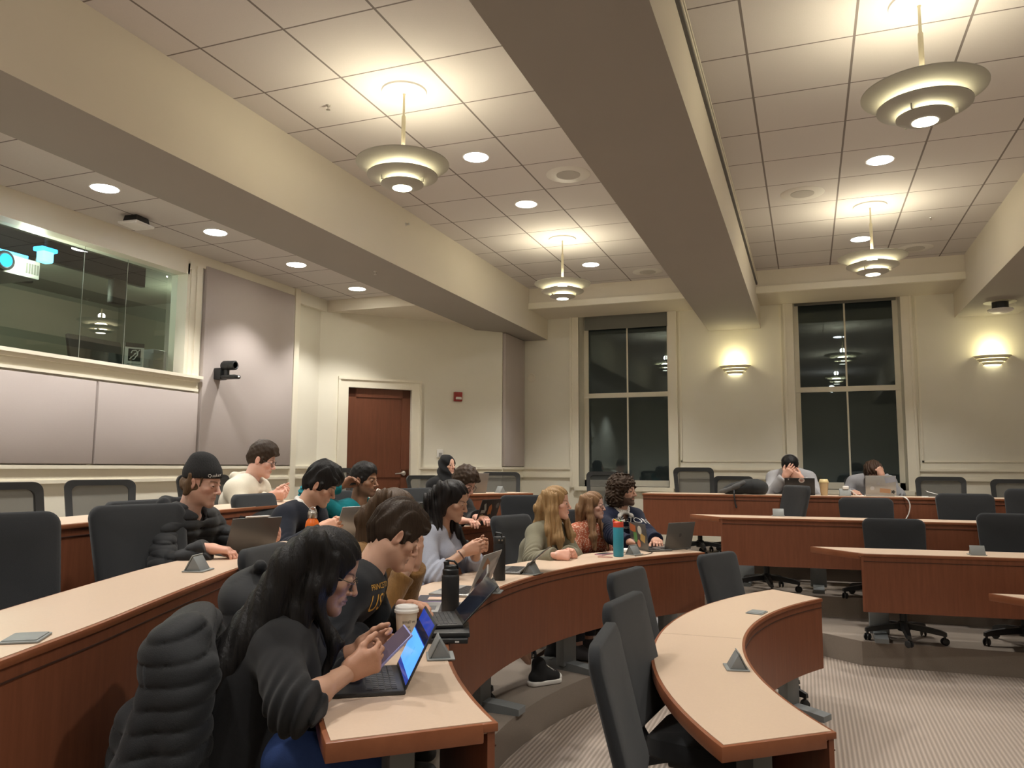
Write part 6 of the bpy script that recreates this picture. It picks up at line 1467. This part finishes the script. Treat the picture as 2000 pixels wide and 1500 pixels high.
MB().lathe([(0, 0), (.031, 0), (.0325, .002), (.041, .118), (.0425, .12)], 32).build('cup_body', mat('paper_cup', (.72, .66, .56), .7), t, smooth=True, angle=40)
MB().lathe([(.0445, .116), (.046, .118), (.046, .126), (.043, .129), (.0425, .137), (.039, .140), (.036, .136), (0, .135)], 36).build('lid', M_white, t, smooth=True, angle=38)
v, f = text_mesh('small m', .016); th0 = math.atan2(-p[1], -p[0])+.25; wv = []
for x, y, z in v: a = th0+x/.0385; wv.append((.0392*math.cos(a), .0392*math.sin(a), .086+y))
from_vf('handwriting', wv, f, M_black, t)
sc_ = MB()
for k in range(4):
    a = th0+.1*math.sin(k*2.); z0 = .068-k*.013; sc_.tube([(.0375*math.cos(a+d_), .0375*math.sin(a+d_), z0+.003*math.sin(d_*40)) for d_ in np.linspace(-.12, .12, 8)], .0006, 4)
sc_.build('pen_scribble', M_black, t)
p = tab(1610, 972, T4)
t = empty('iced_drink', (p[0], p[1], T4+.0005), label='plastic cup of pale yellow iced coffee on the window desk', cat='cup')
MB().lathe([(0, 0), (.033, 0), (.046, .13), (.0465, .135)], 28).build('cup_body', mat('iced_latte', (.50, .36, .20), .25), t, smooth=True, angle=40)
MB().lathe([(.048, .132), (.049, .136), (.047, .146), (.04, .165), (.036, .170), (0, .170)], 28).build('lid', mat('foam_lid', (.72, .58, .30), .3), t, smooth=True, angle=38)
def slab(name, label, cat, px, py, T, size, m, rz, dz=0., parts=(), bev=.003, group=None):
    p = tab(px, py, T); t = empty(name, (p[0], p[1], T+.0005+dz), math.radians(rz), label, cat, group)
    MB().box((-size[0]/2, -size[1]/2, 0), (size[0]/2, size[1]/2, size[2])).build('case' if not parts else parts[0], m, t, bevel=bev)
    return t
t = slab('hard_case', 'flat black case under the dark laptop, upper of two, beside the open outlet box', 'case', 876, 1243, T2, (.16, .22, .017), M_black, 25, .018)
t = slab('hard_case', 'flat black case at the bottom of the stack under the dark laptop', 'case', 876, 1246, T2, (.155, .21, .017), M_black, 22)
MB().box((.03, -.1065, .005), (.045, -.1055, .010)).build('label_mark', M_white, t)
t = slab('notebook', 'purple notebook lying on the desk left of the wide black bottle', 'notebook', 845, 1172, T2, (.15, .20, .008), mat('purple_cover', (.20, .13, .28), .5), 20)
MB().box((-.07, -.09, .008), (.07, .09, .0095)).build('page_cover', mat('dark_cover', (.04, .035, .045), .5), t); MB().box((-.02, -.05, .0095), (.05, .03, .0105)).build('photo_print', mat('peach_print', (.62, .42, .32), .6), t)
t = slab('smartphone', 'pink phone lying on the desk left of the blue bottle', 'phone', 1180, 1083, T2, (.075, .15, .008), mat('pink_case', (.52, .26, .33), .4), -20)
MB().box((-.034, -.07, .008), (.034, .07, .0086)).build('screen', M_black, t)
p = atz(1182, 1089, T2)
t = tag(MB().tube([(.055*math.cos(a)*(1), .024*math.sin(a), .003) for a in np.linspace(0, 2*PI, 40)], .0025, 6).build('hair_tie', mat('rose_band', (.45, .22, .18), .5), smooth=True), 'thin rose loop lying on the desk before the pink phone', 'loop'); t.location = (p[0], p[1], T2+.001)
t = slab('computer_mouse', 'white computer mouse between the blue bottle and the outlet box', 'mouse', 1223, 1079, T2, (.06, .10, .03), M_white, 10, bev=.014, parts=('shell',))
t = slab('charger_puck', 'small white earphone case near the stickered silver laptop', 'case', 975, 1112, T2, (.05, .06, .024), M_white, 10, bev=.011, parts=('shell',))
# cords
def cord(name, label, pts, r, m, cat='cord'):
    c = catmull(pts, 8); o = np.array(c[0]); return tag(place(MB().tube([tuple(np.array(q)-o) for q in c], r, 6).build(name, m, smooth=True), o), label, cat)
def place(o, p): o.location = tuple(map(float, p)); return o
q = lambda px, py, z, dz=.004: tab(px, py, z)+U3*dz
cord('white_cable', 'white power cord looping from the silver stickered laptop down in front of the desk', [q(1690, 971, T4), q(1720, 975, T4)+(0, .05, 0), q(1748, 970, T4), aty(1768, 972, 8.69), aty(1777, 985, 8.66), aty(1775, 1003, 8.66), aty(1767, 1018, 8.66)], .006, M_white)
t = slab('power_adapter', 'white power adapter plugged on the outlet box at the window desk', 'charger', 1652, 962, T4, (.06, .05, .035), M_white, 0, .066, bev=.008, parts=('adapter_body',))
cord('white_cable', 'white cord running from the adapter to the silver laptop at the window', [tab(1655, 966, T4)+U3*.07, q(1664, 968, T4, .05), q(1675, 971, T4), q(1688, 972, T4)], .005, M_white)
p4_ = tab(765, 971, T4)
t = tag(MB().box((-.035, -.035, 0), (.035, .035, .05)).build('power_adapter', M_white, bevel=.01), 'white power adapter with coiled cord on the top desk before the brown door', 'charger'); place(t, (p4_[0], p4_[1], T4+.001)); t.rotation_euler.z = .5
cord('white_cable', 'white cord looping out of the adapter on the top desk before the brown door', [p4_+U3*.03, atd(752, 962, (p4_@np.array((CF[0], CF[1], 0)))+0), atd(738, 955, 7.2), atd(736, 965, 7.2), atd(748, 970, 7.25), p4_+U3*.02], .005, M_white)
cord('black_cable', 'black cord curling on the desk below the space grey laptop', [q(1240, 1087, T2), q(1262, 1084, T2), q(1274, 1080, T2), q(1262, 1077, T2)], .0025, M_black)
# papers at the right
p = tab(1832, 971, T4)
t = tag(MB().box((-.14, -.10, 0), (.14, .10, .004)).build('paper_sheet', M_white), 'stack of white papers lying flat on the window desk at right', 'paper'); place(t, p+U3*.001)
m = MB(); 
for i in range(9):
    u = i/8; m.v += [(-.15+.30*u, -.09, .006+.045*(1-u)**2), (-.15+.30*u, .10, .006+.055*(1-u)**2)]
for i in range(8): m.f.append((2*i, 2*i+1, 2*i+3, 2*i+2))
t = tag(m.build('paper_sheet', M_white, smooth=True), 'white paper with a curled corner on the window desk at right', 'paper'); place(t, p+U3*.002+np.array((.05, .0, 0)))
# green bottle at the far left of the window row
p = atz(1147, 968, T4); p = aty(1147, 962, 8.6)
lathe_thing('plastic_bottle', 'small clear green bottle standing left of the left window', 'bottle', 0, 0, 0, ()) if False else None
# backpack on the window desk
p = tab(1452, 969, T4)
t = empty('backpack', p, label='slumped black and grey backpack on the window desk, strap hanging over the edge', cat='backpack')
t.scale = (.70, .85, .88); f = Field((-.42, -.25, -.02), (.42, .25, .30), .008)
f.ell((.14, 0, .085), (.22, .16, .105), .04); f.ell((-.02, 0, .07), (.22, .15, .085), .05); f.ell((-.18, .0, .045), (.14, .12, .055), .05); f.ell((.22, 0, .07), (.14, .15, .09), .05)
f.plane((0, 0, -1), (0, 0, .003), .01); f.disp(lambda X, Y, Z: .008*ripple(X, Y, Z, 26)+.004*ripple(X, Y, Z, 60)); v, q_ = f.mesh(); mesh_obj('bag_body', [(v, q_)], cloth('backpack_nylon', (.022, .023, .024), rough=.7), t)
f = Field((-.42, -.25, -.02), (.42, .25, .30), .007); f.cone((-.06, -.13, .10), (-.26, -.10, .045), .035, .025, .03); f.cone((-.26, -.10, .045), (-.34, -.06, .03), .025, .02, .03); f.cone((.02, -.12, .14), (-.12, -.14, .09), .03, .03, .02); f.disp(lambda X, Y, Z: .004*ripple(X, Y, Z, 50)); v, q_ = f.mesh(); mesh_obj('padded_strap', [(v, q_)], cloth('backpack_grey', (.10, .10, .10)), t)
MB().tube([(-.12, -.15, .05), (-.115, -.235, .012), (-.112, -.245, -.03), (-.10, -.247, -.11), (-.085, -.248, -.15), (-.08, -.247, -.16)], [.012, .012, .010, .010, .014, .006], 8).build('hanging_strap', M_black, t, smooth=True)
# dark bag on the chair behind the papers
# puffer jackets over the chair backs
def draped(name, label, chair_xy, F, face, build, m, h=.006, quilt=.052, depth=.009):
    t = empty(name, (chair_xy[0], chair_xy[1], F), math.radians(face-90), label, 'jacket'); f = Field((-.45, -.72, .05), (.45, .20, 1.12), h); build(f)
    f.disp(lambda X, Y, Z: .005-depth*np.sqrt(np.abs(np.sin((Z+.10*X*X+.06*np.sin(5*X)+.04*np.sin(7*Y))*PI/quilt)))+.006*ripple(X, Y, Z, 22)); v, q = f.mesh(); mesh_obj('jacket_shell', [(v, q)], m, t); return t
def jk(f, z=-.09):
    for s in (-1, 1):
        f.cone((s*.13, -.33, .97+z), (s*.17, -.40, .62+z), .070, .080, .05); f.cone((s*.17, -.40, .62+z), (s*.18, -.46, .28), .080, .07, .05)
        f.cone((s*.18, -.30, .92+z), (s*.25, -.29, .60+z), .055, .052, .04); f.cone((s*.25, -.29, .60+z), (s*.24, -.25, .34), .052, .048, .03)
    f.cone((-.10, -.36, .95+z), (.10, -.36, .95+z), .075, .075, .05); f.cone((0, -.42, .72+z), (0, -.47, .34), .10, .09, .09); f.cone((-.09, -.30, 1.01+z), (.09, -.30, 1.01+z), .045, .045, .05)
    f.cone((-.11, -.36, .62+z), (.11, -.36, .62+z), .10, .10, .06); f.cone((-.15, -.27, .90+z), (.15, -.27, .90+z), .055, .055, .05); f.cone((-.19, -.29, .85+z), (-.17, -.26, .6), .05, .05, .04); f.cone((.19, -.29, .85+z), (.17, -.26, .6), .05, .05, .04); f.ell((0, -.17, .74+z), (.15, .05, .28), .03, 's')
g = GG['p_long_hair']; pc = g['pel']+g['fw']*.07; b_ = math.degrees(math.atan2(g['fw'][1], g['fw'][0]))
draped('puffer_jacket', 'black quilted puffer jacket draped over the chair back of the long-haired woman', pc+g['fw']*.12, F2, b_, jk, cloth('puffer_nylon', (.016, .017, .0185), bump=.25, rough=.6, bscale=300))
g = GG['p_sweatshirt']; pc = g['pel']+g['fw']*.07; b_ = math.degrees(math.atan2(g['fw'][1], g['fw'][0]))
def jk2(f):
    jk(f, -.10); f.cone((-.05, -.36, .96), (.08, -.33, 1.02), .05, .025, .05); f.ell((0, -.40, .90), (.17, .09, .10), .05)
draped('dark_jacket', 'dark hooded jacket hung over the chair behind the man in the lettered sweatshirt', J2, F2, b_, jk2, cloth('jacket_nylon', (.022, .023, .025), bump=.3, rough=.7), quilt=.09, depth=.006)
# sneakers under the long desk: the ankle boot with laces
g = GG['p_blue']
for i, lab in ((0, 'black canvas high top'), (1, 'second')):
    a = g['ankles'][i]; fw = unit(np.array((*(atz(1100, 1330, F2)-atz(1050, 1338, F2))[:2], 0)))
    o_ = np.array(g['off']); f = Field(a-.24, a+.26, .004); a0 = np.array((a[0], a[1], F2)); rt_ = np.array((fw[1], -fw[0], 0))
    f.cone(a+U3*.03, a0+U3*.05, .046, .042, .02); f.cone(a0+U3*.05-fw*.03, a0+U3*.04+fw*.12, .040, .040, .02); f.cone(a0+U3*.10+fw*.01, a0+U3*.05+fw*.10, .036, .032, .03); f.plane((0, 0, -1), a0+U3*.012, .004); v, q_ = f.mesh()
    sh_ = mesh_obj('high_top_shoe', [(v, q_)], mat('black_canvas', (.013, .013, .014), .9), g['root'], g['off'])
    f = Field(a-.24, a+.26, .004); f.cone(a0+U3*.02-fw*.035, a0+U3*.02+fw*.125, .044, .045, .01); f.plane((0, 0, -1), a0+U3*.002, .004); f.plane((0, 0, 1), a0+U3*.032, .004); v, q_ = f.mesh(); mesh_obj('rubber_sole', [(v, q_)], M_white, sh_, g['off'])
    f = Field(a-.24, a+.26, .004); f.ell(a0+U3*.036+fw*.138, (.036, .036, .030), .01); f.plane((0, 0, -1), a0+U3*.01, .004); v, q_ = f.mesh(); mesh_obj('toe_cap', [(v, q_)], M_white, sh_, g['off'])
    lc = MB()
    for k in range(5):
        u = k/4; c_ = a0+U3*(.125-.052*u)+fw*(.044+.075*u)-o_; s_ = .024
        lc.tube([tuple(c_+rt_*s_), tuple(c_-rt_*s_+fw*.012-U3*.008)], .0035, 6); lc.tube([tuple(c_-rt_*s_), tuple(c_+rt_*s_+fw*.012-U3*.008)], .0035, 6)
    lc.build('laces', M_white, sh_, smooth=True)
